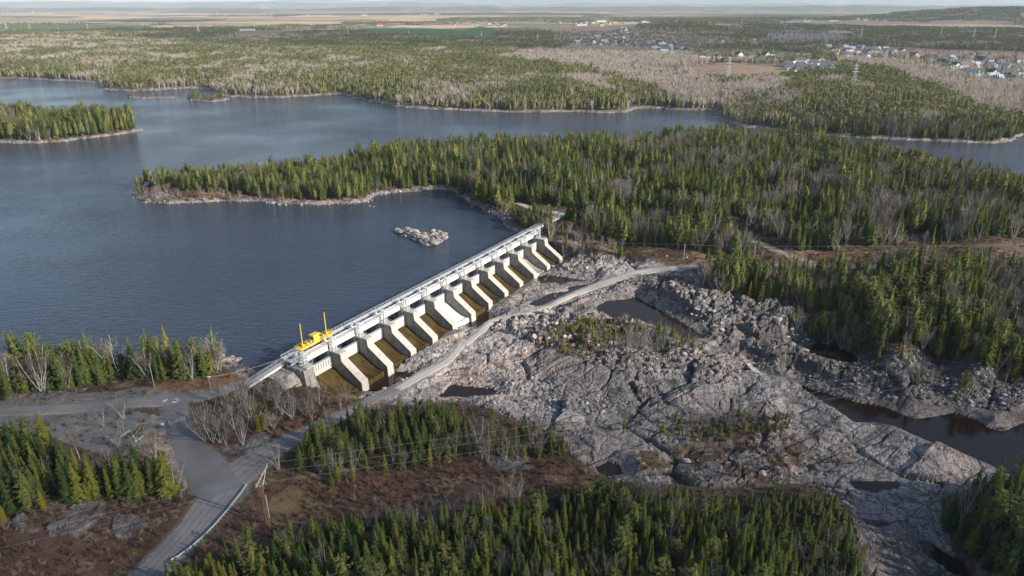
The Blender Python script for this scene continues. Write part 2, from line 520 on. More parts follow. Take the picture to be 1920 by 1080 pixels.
class NT:
    def __init__(s, name):
        s.m = bpy.data.materials.new(name)
        s.m.use_nodes = True
        s.t = s.m.node_tree
        s.t.nodes.clear()
        s.out = s.t.nodes.new("ShaderNodeOutputMaterial")
        MATS[name] = s.m

    def n(s, typ, ins=None, **kw):
        nd = s.t.nodes.new("ShaderNode" + typ)
        for k, v in kw.items():
            setattr(nd, k, v)
        for k, v in (ins or {}).items():
            s.set(nd.inputs[k], v)
        return nd

    def set(s, sock, v):
        if isinstance(v, bpy.types.NodeSocket):
            s.t.links.new(v, sock)
        elif isinstance(v, (tuple, list)) and sock.type == 'RGBA' and len(v) == 3:
            sock.default_value = (*v, 1)
        else:
            sock.default_value = v

    def math(s, op, a, b=0.0, clamp=False):
        nd = s.n("Math", {0: a, 1: b}, operation=op, use_clamp=clamp)
        return nd.outputs[0]

    def mix(s, f, a, b, blend='MIX'):
        nd = s.n("Mix", None, data_type='RGBA', blend_type=blend)
        s.set(nd.inputs[0], f)
        s.set(nd.inputs[6], a)
        s.set(nd.inputs[7], b)
        return nd.outputs[2]

    def coord(s, scale=(1, 1, 1), rot=(0, 0, 0), kind='Object'):
        tc = s.n("TexCoord")
        mp = s.n("Mapping", {'Vector': tc.outputs[kind], 'Scale': scale, 'Rotation': rot})
        return mp.outputs[0]

    def noise(s, vec, sc, det=4, rough=.55, dist=0.0):
        nd = s.n("TexNoise", {'Vector': vec, 'Scale': sc, 'Detail': det, 'Roughness': rough, 'Distortion': dist})
        return nd.outputs[0]

    def ramp(s, f, stops):
        nd = s.n("ValToRGB", {0: f})
        cr = nd.color_ramp
        while len(cr.elements) < len(stops):
            cr.elements.new(0.5)
        for e, (p, c) in zip(cr.elements, stops):
            e.position = p
            e.color = (*c, 1) if len(c) == 3 else c
        return nd.outputs[0]

    def bsdf(s, col, rough=.8, bump=None, bs=0.3, bd=0.1, spec=.3, metal=0.0, **kw):
        b = s.n("BsdfPrincipled", {'Base Color': col, 'Roughness': rough, 'Specular IOR Level': spec, 'Metallic': metal})
        if bump is not None:
            bn = s.n("Bump", {'Height': bump, 'Strength': bs, 'Distance': bd})
            s.t.links.new(bn.outputs[0], b.inputs['Normal'])
        for k, v in kw.items():
            s.set(b.inputs[k], v)
        s.t.links.new(b.outputs[0], s.out.inputs[0])
        return b


def grey(v):
    return (v, v, v)


def paint(name, col, rough=.5, var=.12, sc=.6, metal=0.0, dirt=(0.25, 0.2, 0.15), dirtf=.25):
    t = NT(name)
    v = t.coord()
    a = t.noise(v, sc, 5)
    b = t.noise(v, sc * 7, 3)
    c = t.mix(t.math('MULTIPLY', a, dirtf, True), col, tuple(x * d * 2.2 for x, d in zip(col, dirt)))
    c = t.mix(t.math('MULTIPLY', b, var), c, tuple(x * .6 for x in col))
    t.bsdf(c, rough, b, .15, .02, metal=metal)
    return t.m


# ground: albedo from the land-cover survey + fine procedural breakup
t = NT("ground_cover")
v = t.coord()
at = t.n("Attribute", attribute_name="albedo")
rm = t.n("Attribute", attribute_name="rockmask")
n1 = t.noise(v, .35, 6, .62)
n2 = t.noise(v, 2.2, 4, .6)
n3 = t.noise(v, .06, 4, .6)
rockc = t.ramp(n1, [(0.22, (.50, .48, .48)), (0.40, (.88, .85, .83)), (0.55, (1.03, 1.0, .98)), (0.75, (1.22, 1.19, 1.17))])
v2 = t.coord((1, .55, 1), (0, 0, .5))
def ridge(scl, rot, w, dist=.6, det=3):
    nz = t.noise(t.coord(scl, (0, 0, rot)), 1.0, det, .55, dist)
    return t.ramp(t.math('ABSOLUTE', t.math('SUBTRACT', nz, .5)), [(0.0, grey(0)), (w, grey(1))])


crk = t.math('MULTIPLY', t.math('MULTIPLY', ridge((.04, .22, .3), .5, .018), ridge((.26, .06, .3), .9, .02)), t.math('MULTIPLY', ridge((.5, .16, .5), -.4, .03), t.ramp(ridge((1.2, 1.0, 1), .2, .03), [(0, grey(.45)), (1, grey(1))])))
rc = t.mix(1.0, at.outputs[0], rockc, 'MULTIPLY')
pk = t.ramp(n3, [(0.35, (.72, .72, .74)), (0.5, (1, 1, 1)), (0.66, (1.08, .97, .92))])
rc = t.mix(1.0, rc, pk, 'MULTIPLY')
rc = t.mix(t.math('MULTIPLY', t.math('SUBTRACT', 1.0, crk), .9), rc, (.05, .045, .043))
soil = t.ramp(n2, [(0.25, grey(.55)), (0.5, grey(1)), (0.75, (1.5, 1.4, 1.3))])
soil2 = t.ramp(n1, [(0.3, grey(.7)), (0.7, grey(1.3))])
sc = t.mix(1.0, t.mix(1.0, at.outputs[0], soil, 'MULTIPLY'), soil2, 'MULTIPLY')
col = t.mix(rm.outputs[2], sc, rc)
bh = t.math('ADD', t.math('MULTIPLY', n1, 1.2), t.math('ADD', t.math('MULTIPLY', n2, .35), t.math('MULTIPLY', crk, .25)))
t.bsdf(col, .9, bh, .5, .35, spec=.2)


def water_mat(name, deep, sc=(0.33, 0.95, 1), rot=.35, strength=.22, dist=.5, rough=.1, streak=.0):
    t = NT(name)
    v = t.coord(sc, (0, 0, rot))
    a = t.noise(v, .55, 3, .6, .4)
    b = t.noise(v, 1.9, 2, .5)
    c = t.noise(t.coord(), .008, 3, .5)
    hh = t.math('ADD', a, t.math('MULTIPLY', b, .4))
    amp_ = t.ramp(c, [(.38, grey(.35)), (.62, grey(1.2))])
    hh = t.math('MULTIPLY', hh, amp_)
    d = deep
    if streak:
        w = t.n("TexNoise", {'Vector': t.coord((.0035, .02, 1), (0, 0, -.13)), 'Scale': 1.0, 'Detail': 3, 'Distortion': 1.2})
        line = t.ramp(w.outputs[0], [(.496, grey(0)), (.5, grey(1)), (.504, grey(0))])
        fo = t.noise(t.coord(), .05, 3)
        msk = t.ramp(fo, [(.5, grey(0)), (.7, grey(1))])
        sy = t.n("SeparateXYZ", {0: t.coord()})
        farm_ = t.ramp(t.math('DIVIDE', sy.outputs[1], 2000.0), [(.19, grey(0)), (.24, grey(1))])
        d = t.mix(t.math('MULTIPLY', t.math('MULTIPLY', t.math('MULTIPLY', line, msk), farm_), streak), deep, (.30, .32, .35))
    b_ = t.bsdf(d, rough, hh, strength, dist, spec=.5, IOR=1.33)
    return t.m


water_mat("lake_water", (.028, .038, .060), strength=.6, dist=.9, rough=.10, streak=.5)
water_mat("pool_water", (.022, .015, .010), sc=(1, 1, 1), strength=.05, dist=.1, rough=.05)
water_mat("river_water", (.016, .009, .006), sc=(1, 1, 1), strength=.12, dist=.2, rough=.08)
t = NT("foam_water")
v = t.coord((1, 1, .3))
a = t.noise(v, 1.3, 5, .65)
t.bsdf(t.ramp(a, [(.3, (.35, .33, .30)), (.55, (.72, .72, .71))]), .5, a, .5, .2)


def roadmat(name, c0, c1, tracks=True):
    t = NT(name)
    v = t.coord()
    a = t.noise(v, .25, 6, .6)
    b = t.noise(v, 3, 4, .6)
    w = t.mix(a, c0, c1)
    w = t.mix(t.math('MULTIPLY', b, .4), w, tuple(x * .6 for x in c0))
    ac = t.n("Attribute", attribute_name="across")
    aw = t.math('ADD', t.math('ABSOLUTE', ac.outputs[2]), t.math('MULTIPLY', t.math('SUBTRACT', a, .5), .5))
    w = t.mix(1.0 if tracks else 0.0, w, t.ramp(aw, [(.05, grey(1.12)), (.22, grey(.86)), (.42, grey(1.12)), (.55, grey(.9)), (.72, grey(1.0)), (.9, (1.25, 1.15, 1.02))]), 'MULTIPLY')
    c = t.noise(v, .07, 3, .5)
    w = t.mix(.7, w, t.ramp(c, [(.35, grey(.7)), (.65, grey(1.25))]), 'MULTIPLY')
    t.bsdf(w, .9, b, .3, .05, spec=.2)
    return t.m


roadmat("asphalt", (.19, .18, .175), (.29, .275, .26))
roadmat("gravel", (.19, .18, .175), (.30, .28, .265))
roadmat("darkgravel", (.15, .148, .15), (.24, .232, .228), False)
roadmat("tan", (.26, .21, .17), (.36, .30, .25))
roadmat("pale", (.42, .39, .36), (.56, .52, .48))

t = NT("concrete")
v = t.coord((1, 1, 1))
a = t.noise(v, .5, 6, .65)
b = t.noise(t.coord((1.2, 1.2, .15)), 1.2, 4, .6)
br = t.n("TexBrick", {'Vector': t.coord((.8, .8, .8), (math.pi / 2, 0, 0)), 'Color1': (.8, .8, .8, 1), 'Color2': (.62, .62, .62, 1), 'Mortar': (.45, .45, .45, 1), 'Scale': 1.0, 'Mortar Size': .015, 'Brick Width': 2.4, 'Row Height': 1.2})
c = t.ramp(a, [(.3, (.26, .25, .235)), (.5, (.41, .395, .37)), (.7, (.52, .505, .475))])
st = t.ramp(b, [(.3, grey(.6)), (.55, grey(1))])
c = t.mix(.8, c, st, 'MULTIPLY')
c = t.mix(.5, c, br.outputs[0], 'MULTIPLY')
oi = t.n("ObjectInfo")
stn = t.ramp(t.noise(t.coord((1.0, .9, .10)), 1.6, 5, .65), [(.40, grey(1)), (.62, (.50, .49, .46))])
c = t.mix(.75, c, stn, 'MULTIPLY')
c = t.mix(1.0, c, t.ramp(oi.outputs['Random'], [(0, (.80, .79, .77)), (1, (1.05, 1.03, 1.0))]), 'MULTIPLY')
t.bsdf(c, .85, a, .3, .05)
t = NT("pink_concrete")
v = t.coord((1, 1, 1))
a = t.noise(v, .7, 6, .65)
w = t.n("TexWave", {'Vector': t.coord((1, 1, 1), (0, 0, 0)), 'Scale': .35, 'Distortion': .3}, wave_type='BANDS', bands_direction='Z')
c = t.ramp(a, [(.3, (.34, .30, .26)), (.5, (.46, .41, .36)), (.7, (.54, .49, .44))])
wl = t.ramp(w.outputs[0], [(0, grey(.72)), (.08, grey(1))])
c = t.mix(.6, c, wl, 'MULTIPLY')
t.bsdf(c, .85, a, .3, .05)
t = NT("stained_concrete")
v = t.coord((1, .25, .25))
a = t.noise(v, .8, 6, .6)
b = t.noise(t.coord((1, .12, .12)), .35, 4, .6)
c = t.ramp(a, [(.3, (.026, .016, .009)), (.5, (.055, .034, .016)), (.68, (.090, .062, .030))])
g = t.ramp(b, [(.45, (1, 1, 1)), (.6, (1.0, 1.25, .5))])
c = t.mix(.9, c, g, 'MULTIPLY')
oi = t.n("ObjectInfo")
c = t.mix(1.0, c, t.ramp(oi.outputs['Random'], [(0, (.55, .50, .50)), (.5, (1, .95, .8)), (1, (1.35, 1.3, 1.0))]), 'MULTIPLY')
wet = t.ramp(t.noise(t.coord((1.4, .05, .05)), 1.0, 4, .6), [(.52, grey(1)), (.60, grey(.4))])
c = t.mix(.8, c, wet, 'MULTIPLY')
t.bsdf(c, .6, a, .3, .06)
t = NT("wet_concrete")
a = t.noise(t.coord((1, .2, .2)), .9, 6, .6)
t.bsdf(t.ramp(a, [(.35, (.15, .13, .10)), (.6, (.34, .31, .27))]), .5, a, .3, .06)
paint("white_steel", (.62, .62, .61), .45, .1, dirtf=.10, dirt=(.4, .38, .34))
paint("gate_white", (.60, .59, .565), .5, .15, 1.2, dirtf=.25, dirt=(.36, .3, .24))
paint("galvanised", (.50, .52, .54), .45, .1, metal=.3)
paint("dark_steel", (.07, .08, .10), .6, .1)
paint("yellow_paint", (.72, .50, .07), .45, .1)
paint("grating", (.30, .31, .34), .6, .2, 3)
paint("pole_wood", (.32, .25, .18), .85, .4, 1.5)
paint("pole_grey", (.42, .41, .39), .8, .3, 1.5)
paint("rust_pole", (.30, .14, .08), .85, .3, 1.5)
paint("wire_metal", (.30, .30, .31), .4, .05, metal=.4)
paint("red_paint", (.55, .04, .05), .4, .1)
paint("sign_red", (.70, .04, .03), .5, .05)
paint("sign_white", (.82, .82, .82), .5, .05)
paint("tyre_black", (.03, .03, .03), .8, .05)
paint("road_paint", (.72, .72, .72), .7, .4, 3)
paint("block_concrete", (.55, .54, .52), .8, .2, 1)
paint("driftwood", (.50, .46, .42), .9, .3, 2)
paint("wall_white", (.72, .71, .69), .6, .08)
paint("wall_cream", (.62, .55, .42), .6, .08)
paint("wall_grey", (.40, .41, .43), .6, .08)
paint("wall_blue", (.32, .40, .48), .6, .08)
paint("roof_dark", (.09, .09, .10), .8, .1)
paint("roof_brown", (.18, .12, .10), .8, .1)
paint("roof_red", (.45, .08, .07), .7, .1)
paint("roof_metal", (.55, .60, .66), .4, .1, metal=.3)
paint("window_glass", (.03, .04, .05), .15, .05)


def leafmat(name, c_lo, c_mid, c_hi, trans=.15):
    t = NT(name)
    oi = t.n("ObjectInfo")
    at = t.n("Attribute", attribute_name="tint")
    v = t.coord()
    a = t.noise(v, 9, 3)
    r = t.math('FRACT', t.math('ADD', oi.outputs['Random'], at.outputs[2]))
    c = t.ramp(r, [(0.0, c_lo), (.45, c_mid), (.8, c_mid), (1.0, c_hi)])
    c = t.mix(.6, c, t.ramp(a, [(.3, grey(.6)), (.7, grey(1.4))]), 'MULTIPLY')
    d = t.n("BsdfDiffuse", {'Color': c})
    tr = t.n("BsdfTranslucent", {'Color': c})
    mx = t.n("MixShader", {0: trans, 1: d.outputs[0], 2: tr.outputs[0]})
    t.t.links.new(mx.outputs[0], t.out.inputs[0])
    return t.m


leafmat("spruce_needles", (.038, .068, .030), (.096, .122, .036), (.200, .190, .038))
leafmat("pine_needles", (.080, .105, .042), (.140, .152, .050), (.195, .185, .060))
leafmat("cedar_leaves", (.095, .110, .028), (.155, .155, .032), (.240, .210, .038))
leafmat("far_needles", (.082, .105, .046), (.152, .162, .058), (.225, .210, .072))
leafmat("bare_twigs", (.15, .125, .112), (.215, .18, .16), (.30, .255, .22), .1)
leafmat("far_twigs", (.33, .28, .24), (.44, .38, .33), (.55, .47, .39), .2)
leafmat("birch_bark", (.30, .285, .27), (.42, .40, .375), (.55, .53, .50), 0)
leafmat("shrub_twigs", (.085, .045, .036), (.15, .095, .075), (.30, .24, .19), .1)
leafmat("moss_shrub", (.06, .07, .015), (.12, .12, .02), (.17, .15, .03), .2)
paint("trunk_bark", (.14, .11, .09), .9, .3, 3)
t = NT("boulder_rock")
oi = t.n("ObjectInfo")
at = t.n("Attribute", attribute_name="tint")
a = t.noise(t.coord(), 1.1, 5, .6)
r = t.math('FRACT', t.math('ADD', oi.outputs['Random'], at.outputs[2]))
c = t.ramp(r, [(0, (.13, .125, .12)), (.5, (.25, .23, .22)), (.8, (.36, .335, .31)), (1, (.45, .38, .34))])
c = t.mix(.7, c, t.ramp(a, [(.3, grey(.65)), (.7, grey(1.25))]), 'MULTIPLY')
t.bsdf(c, .9, a, .6, .2, spec=.2)


# ------------------------------------------------------------------ object helpers
def tag(o, label=None, cat=None, group=None, kind=None):
    if label:
        o['label'] = label
    if cat:
        o['category'] = cat
    if group:
        o['group'] = group
    if kind:
        o['kind'] = kind
    return o


def thing(name, loc, rz=0.0, label=None, cat=None, group=None, scale=None):
    o = bpy.data.objects.new(name, None)
    C.objects.link(o)
    o.location = loc
    o.rotation_euler = (0, 0, rz)
    o.empty_display_size = .5
    if scale:
        o.scale = scale
    return tag(o, label, cat, group)


def link_mesh(name, me, mat, parent=None, loc=None):
    o = bpy.data.objects.new(name, me)
    C.objects.link(o)
    if mat and not me.materials:
        me.materials.append(MATS[mat])
    if parent:
        o.parent = parent
    if loc is not None:
        o.location = loc
    return o


def np_mesh(name, verts, faces, smooth=False):
    """faces: array (n,3) or (n,4)"""
    me = bpy.data.meshes.new(name)
    verts = np.ascontiguousarray(verts, np.float32)
    faces = np.ascontiguousarray(faces, np.int32)
    k = faces.shape[1]
    me.vertices.add(len(verts))
    me.vertices.foreach_set('co', verts.ravel())
    me.loops.add(faces.size)
    me.loops.foreach_set('vertex_index', faces.ravel())
    me.polygons.add(len(faces))
    me.polygons.foreach_set('loop_start', np.arange(0, faces.size, k, dtype=np.int32))
    me.polygons.foreach_set('use_smooth', np.full(len(faces), smooth))
    me.update()
    return me


class MB:
    def __init__(s):
        s.v = []
        s.f = []

    def add(s, vs, fs):
        b = len(s.v)
        s.v += [tuple(p) for p in vs]
        s.f += [tuple(b + i for i in f) for f in fs]

    def box(s, x0, x1, y0, y1, z0, z1):
        x0, x1 = min(x0, x1), max(x0, x1)
        y0, y1 = min(y0, y1), max(y0, y1)
        s.add([(x0, y0, z0), (x1, y0, z0), (x1, y1, z0), (x0, y1, z0), (x0, y0, z1), (x1, y0, z1), (x1, y1, z1), (x0, y1, z1)],
              [(0, 3, 2, 1), (4, 5, 6, 7), (0, 1, 5, 4), (1, 2, 6, 5), (2, 3, 7, 6), (3, 0, 4, 7)])

    def bar(s, p, q, r, n=4, r2=None):
        p = Vector(p)
        q = Vector(q)
        r2 = r if r2 is None else r2
        d = (q - p)
        if d.length < 1e-6:
            return
        d.normalize()
        a = d.orthogonal().normalized()
        b = d.cross(a)
        vs = []
        for c, rr in ((p, r), (q, r2)):
            for k in range(n):
                t_ = 2 * math.pi * (k + .5) / n
                vs.append(c + a * (math.cos(t_) * rr) + b * (math.sin(t_) * rr))
        fs = [(k, (k + 1) % n, n + (k + 1) % n, n + k) for k in range(n)]
        fs += [tuple(range(n - 1, -1, -1)), tuple(range(n, 2 * n))]
        s.add(vs, fs)

    def prism(s, prof, x0, x1):
        """profile of (y,z) extruded along x"""
        n = len(prof)
        vs = [(x0, y, z) for y, z in prof] + [(x1, y, z) for y, z in prof]
        fs = [(k, (k + 1) % n, n + (k + 1) % n, n + k) for k in range(n)]
        fs += [tuple(range(n - 1, -1, -1)), tuple(range(n, 2 * n))]
        s.add(vs, fs)

    def mesh(s, name):
        me = bpy.data.meshes.new(name)
        me.from_pydata(s.v, [], s.f)
        me.update()
        return me

    def obj(s, name, mat, parent=None, bevel=0, loc=None):
        me = s.mesh(name)
        import bmesh
        bm = bmesh.new()
        bm.from_mesh(me)
        bmesh.ops.recalc_face_normals(bm, faces=bm.faces)
        bm.to_mesh(me)
        bm.free()
        return link_mesh(name, me, mat, parent, loc)


# ------------------------------------------------------------------ ground mesh
TX, TY = proj(GX, GY, H)
amp = 20 * F / (GY * CT + (CAM_H - H) * ST) * 0.5
QX = TX + nx * amp
QY = TY + ny * amp * 0.45
alb = np.empty(GX.shape + (3,))


def setc(m, c, var=.15, s=0):
    m = m.astype(float)[..., None]
    global alb
    alb[:] = alb * (1 - m) + np.array(c) * m


f60 = fbm(GX, GY, 14, 4, 301)[..., None]
alb[:] = np.array((.085, .060, .042)) * (1 + f60 * .7)
# forest floor under the stands, brush, red shrubs
wood = (vnoise(GX / 18, GY / 18, 55) > .45)
setc(wood & (GY > 330) & (GY < 1300), (.065, .050, .034))
setc((GY > 700) & (GY < 2700), (.115, .095, .070))
red = [[(-100, 985), (0, 985), (90, 960), (300, 940), (350, 900), (375, 930), (340, 985), (270, 1040), (180, 1090), (-100, 1090)],
       [(500, 895), (560, 900), (720, 880), (860, 865), (1000, 860), (1100, 885), (1140, 905), (1130, 940), (1000, 950), (850, 985), (700, 1000), (500, 1040), (330, 1090), (300, 1080), (420, 990), (470, 930)],
       [(380, 800), (420, 770), (560, 740), (660, 750), (640, 775), (560, 810), (480, 850), (400, 845)],
       [(230, 830), (330, 850), (300, 880), (200, 870)]]
for P in red:
    setc(zone(P), (.100, .058, .044))
setc(zone([(560, 890), (640, 900), (620, 960), (520, 1000), (480, 980), (500, 930)]), (.16, .11, .06))
setc(zone([(0, 770), (200, 765), (330, 780), (330, 850), (250, 860), (120, 830), (0, 800)]), (.17, .165, .16))
setc(zone([(0, 745), (200, 735), (330, 725), (440, 700), (470, 715), (400, 745), (200, 765), (0, 775)]), (.16, .15, .14))
setc(zone([(280, 725), (430, 700), (470, 715), (400, 730), (330, 740)]), (.17, .10, .055))
setc(zone([(285, 815), (330, 810), (350, 850), (370, 900), (350, 930), (320, 880)]), (.30, .25, .20))
setc(zone([(255, 372), (300, 345), (420, 352), (480, 365), (640, 372), (690, 375), (640, 383), (270, 381)]), (.21, .115, .08))
setc(zone([(1300, 470), (1420, 470), (1600, 478), (1920, 485), (1920, 512), (1600, 505), (1350, 512), (1290, 500)]), (.20, .12, .09))
setc(zone([(1040, 420), (1080, 405), (1150, 440), (1160, 470), (1060, 470)]), (.17, .12, .09))
gv = fbm(GX, GY, 9, 5, 351)
gv2 = fbm(GX, GY, 3.0, 3, 353)
nearg = (GY < 460) & ~ROCK
setc(nearg & (gv > .16), (.17, .125, .08))
setc(nearg & (gv < -.20), (.075, .055, .035))
setc(nearg & (gv2 > .26), (.13, .13, .06))
setc(nearg & (gv2 < -.30), (.20, .16, .13))
# far country: clearings, fields, town ground
fx1, fx2, fid = voro(GX * .8 + GY * .25, GY * 1.1 - GX * .2, 520, 401)
gx1, gx2, gid = voro(GX * .5 + 100, GY, 1500, 431)
farm = (TY < 62) & (GY > 1500)
fcol = np.stack([np.interp(fid, [0, .2, .35, .5, .65, .8, 1], [.14, .56, .26, .60, .20, .50, .10]),
                 np.interp(fid, [0, .2, .35, .5, .65, .8, 1], [.14, .39, .25, .44, .18, .33, .11]),
                 np.interp(fid, [0, .2, .35, .5, .65, .8, 1], [.09, .26, .11, .30, .10, .23, .08])], -1)
alb[farm] = fcol[farm]
forestfar = (vnoise(GX / 900 + 3, GY / 1400, 88) * .6 + vnoise(GX / 350, GY / 500, 89) * .4 > (.56 + .10 * sstep(55, 25, TY) - .22 * sstep(900, 1500, TX))) & farm
setc(forestfar, (.050, .062, .045))
setc((GY > 9000) & (vnoise(GX / 1800, GY / 2600, 197) > .5), (.075, .085, .07))
pale = (GY > 9000) & (vnoise(GX / 2500, GY / 3500, 97) > .62)
setc(pale, (.26, .22, .17))
setc(inside([(670, 52), (780, 52), (870, 57), (900, 48), (930, 55), (930, 75), (800, 72), (700, 70)], TX, TY), (.075, .135, .045))
setc(inside([(0, 45), (130, 46), (260, 48), (240, 56), (120, 58), (0, 57)], TX, TY), (.11, .13, .07))
setc(inside([(450, 58), (560, 56), (640, 52), (560, 62), (490, 72), (430, 75), (440, 66)], TX, TY), (.33, .24, .15))
setc(inside([(200, 70), (260, 67), (270, 72), (215, 75)], TX, TY), (.38, .28, .17))
setc(inside([(1000, 60), (1300, 55), (1920, 80), (1920, 170), (1700, 150), (1560, 130), (1330, 110), (1150, 100), (1000, 85)], QX, TY) & (GY > 1000), (.12, .095, .085))
setc(inside([(1290, 125), (1340, 118), (1460, 122), (1500, 140), (1440, 160), (1350, 165), (1300, 150)], TX, TY + ny * 20), (.25, .18, .13))
setc(inside([(1440, 40), (1620, 37), (1920, 48), (1920, 56), (1700, 52), (1500, 48)], TX, TY), (.32, .24, .16))
setc(inside([(1600, 85), (1920, 100), (1920, 108), (1700, 102), (1560, 95)], TX, TY), (.22, .13, .10))
setc(inside([(1450, 92), (1540, 105), (1650, 112), (1650, 114), (1530, 108), (1440, 96)], TX, TY), (.11, .17, .06))
# rock
lum = 0.255 + .14 * fbm(GX, GY, 40, 4, 311) + .05 * (id2 - .5)
palezone = inside([(660, 745), (800, 640), (900, 590), (1030, 560), (1080, 500), (1200, 485), (1290, 500), (1180, 530), (1100, 565), (960, 610), (1000, 700), (1150, 790), (950, 790), (860, 750)], QX, QY)
river_slab = inside([(1200, 690), (1400, 680), (1520, 740), (1620, 790), (1900, 880), (1850, 900), (1700, 880), (1500, 830), (1300, 770)], QX, QY)
lum = lum * np.where(palezone, 1.42, 1) * np.where(river_slab, 1.25, 1) * np.where(inside([(1600, 640), (1930, 680), (1930, 790), (1800, 790), (1560, 740)], QX, QY), .72, 1)
lum = lum * np.where(inside([(1000, 600), (1250, 640), (1400, 700), (1200, 760), (1000, 690)], QX, QY), .85, 1)
lum = np.where(shore & ~ROCK & ~OUTC, .34 + .1 * f60[..., 0], lum)
lum = np.where(OUTC & ~ROCK & (GY < 300), lum * .72, lum)
lum = lum * (1 - .35 * inside([(1190, 495), (1560, 600), (1600, 700), (1480, 690), (1380, 650), (1250, 590)], QX, QY))
lum = lum * (1 - .45 * jointm)
rcol = lum[..., None] * np.array((1.06, 1.0, .97)) * np.array((1, 1, 1))
pink = (id1 > .75)[..., None]
rcol = np.where(pink, rcol * np.array((1.03, .97, .94)), rcol)
alb = alb * (1 - rk[..., None]) + rcol * rk[..., None]
vm = (VOR & (fbm(GX, GY, 6, 4, 333) > .02) & ROCK).astype(float)
alb = alb * (1 - vm[..., None]) + np.array((.10, .07, .05)) * vm[..., None]
rmask = rk * (1 - vm) * (1 - ROADM)
for nm, z, P in pools:          # wet, brown margin right at the water line
    pass
alb = alb * (1 - ROADM[..., None] * .6) + np.array((.20, .19, .175)) * ROADM[..., None] * .6
alb = np.clip(alb, .01, .7)

nr = len(YS)
ii = np.arange(nr * NC).reshape(nr, NC)
faces = np.stack([ii[:-1, :-1].ravel(), ii[:-1, 1:].ravel(), ii[1:, 1:].ravel(), ii[1:, :-1].ravel()], 1)
me = np_mesh("ground", np.stack([GX.ravel(), GY.ravel(), H.ravel()], 1), faces, False)
ca = me.color_attributes.new("albedo", 'FLOAT_COLOR', 'POINT')
ca.data.foreach_set('color', np.concatenate([alb.reshape(-1, 3), np.ones((nr * NC, 1))], 1).astype(np.float32).ravel())
fa = me.attributes.new("rockmask", 'FLOAT', 'POINT')
fa.data.foreach_set('value', rmask.ravel().astype(np.float32))
tag(link_mesh("ground", me, "ground_cover"), kind='structure')


# ------------------------------------------------------------------ water sheets
def sheet(name, poly, z, mat):
    from mathutils.geometry import tessellate_polygon
    vs = [(p[0], p[1], 0.0) for p in poly]
    tri = tessellate_polygon([[Vector(p) for p in vs]])
    me = bpy.data.meshes.new(name)
    me.from_pydata([(a, b, z) for a, b, _ in vs], [], [tuple(t_) for t_ in tri])
    if me.polygons[0].normal.z < 0:
        me.flip_normals()
    me.update()
    return tag(link_mesh(name, me, mat), kind='structure')


res = [(-6000, 60), (-160, 150), tuple(dw(-60, -3)), tuple(dw(-22, -2.5)), tuple(dw(-13, -4)), tuple(dw(-10, -4.6)), tuple(dw(160, -4.6)), tuple(dw(175, -8)), tuple(dw(215, -10)), (260, 470), (600, 480), (6000, 500), (6000, 3200), (-6000, 3200)]
sheet("reservoir", res, 0.0, "lake_water")


def grow(W, d):
    c = W.mean(0)
    n = len(W)
    out = []
    ar = 0
    for i in range(n):
        a, b = W[i], W[(i + 1) % n]
        ar += a[0] * b[1] - a[1] * b[0]
    sg = 1 if ar > 0 else -1
    for i in range(n):
        a, b, c_ = W[i - 1], W[i], W[(i + 1) % n]
        e1 = b - a; e1 = e1 / (np.hypot(*e1) + 1e-9)
        e2 = c_ - b; e2 = e2 / (np.hypot(*e2) + 1e-9)
        nn = np.array([e1[1] + e2[1], -(e1[0] + e2[0])])
        nn = nn / (np.hypot(*nn) + 1e-9)
        out.append(b + nn * sg * d)
    return np.array(out)


for (nm, z, P), W in zip(pools, pd):
    sheet(nm, grow(W, 2.2 if nm == 'pool' else 4), z, "pool_water" if nm == 'pool' else "river_water")

# ------------------------------------------------------------------ roads
for kr, (nm, Q, Wd, mt) in enumerate(roads):
    n = len(Q)
    T = np.gradient(Q[:, :2], axis=0)
    T /= np.hypot(T[:, 0], T[:, 1])[:, None]
    NN = np.stack([-T[:, 1], T[:, 0]], 1)
    K = 9
    vs = []
    for k in range(n):
        for j in range(K):
            f = -1 + 2 * j / (K - 1)
            jit = 0
            if abs(f) == 1:
                jit = (R.random() - .5) * .7
            p = Q[k, :2] + NN[k] * (Wd[k] / 2 * f + jit)
            z = float(hgt(p[0], p[1])) + (.10 + .013 * kr if abs(f) < .99 else -.04 + .007 * kr)
            vs.append((p[0], p[1], z))
    across = np.tile(np.linspace(-1, 1, K), n)
    fs = [(a * K + b, (a + 1) * K + b, (a + 1) * K + b + 1, a * K + b + 1) for a in range(n - 1) for b in range(K - 1)]
    m = np_mesh(nm, np.array(vs), np.array(fs), True)
    if m.polygons[0].normal.z < 0:
        m.flip_normals()
    aa = m.attributes.new('across', 'FLOAT', 'POINT')
    aa.data.foreach_set('value', across.astype(np.float32))
    tag(link_mesh(nm, m, mt), kind='structure')

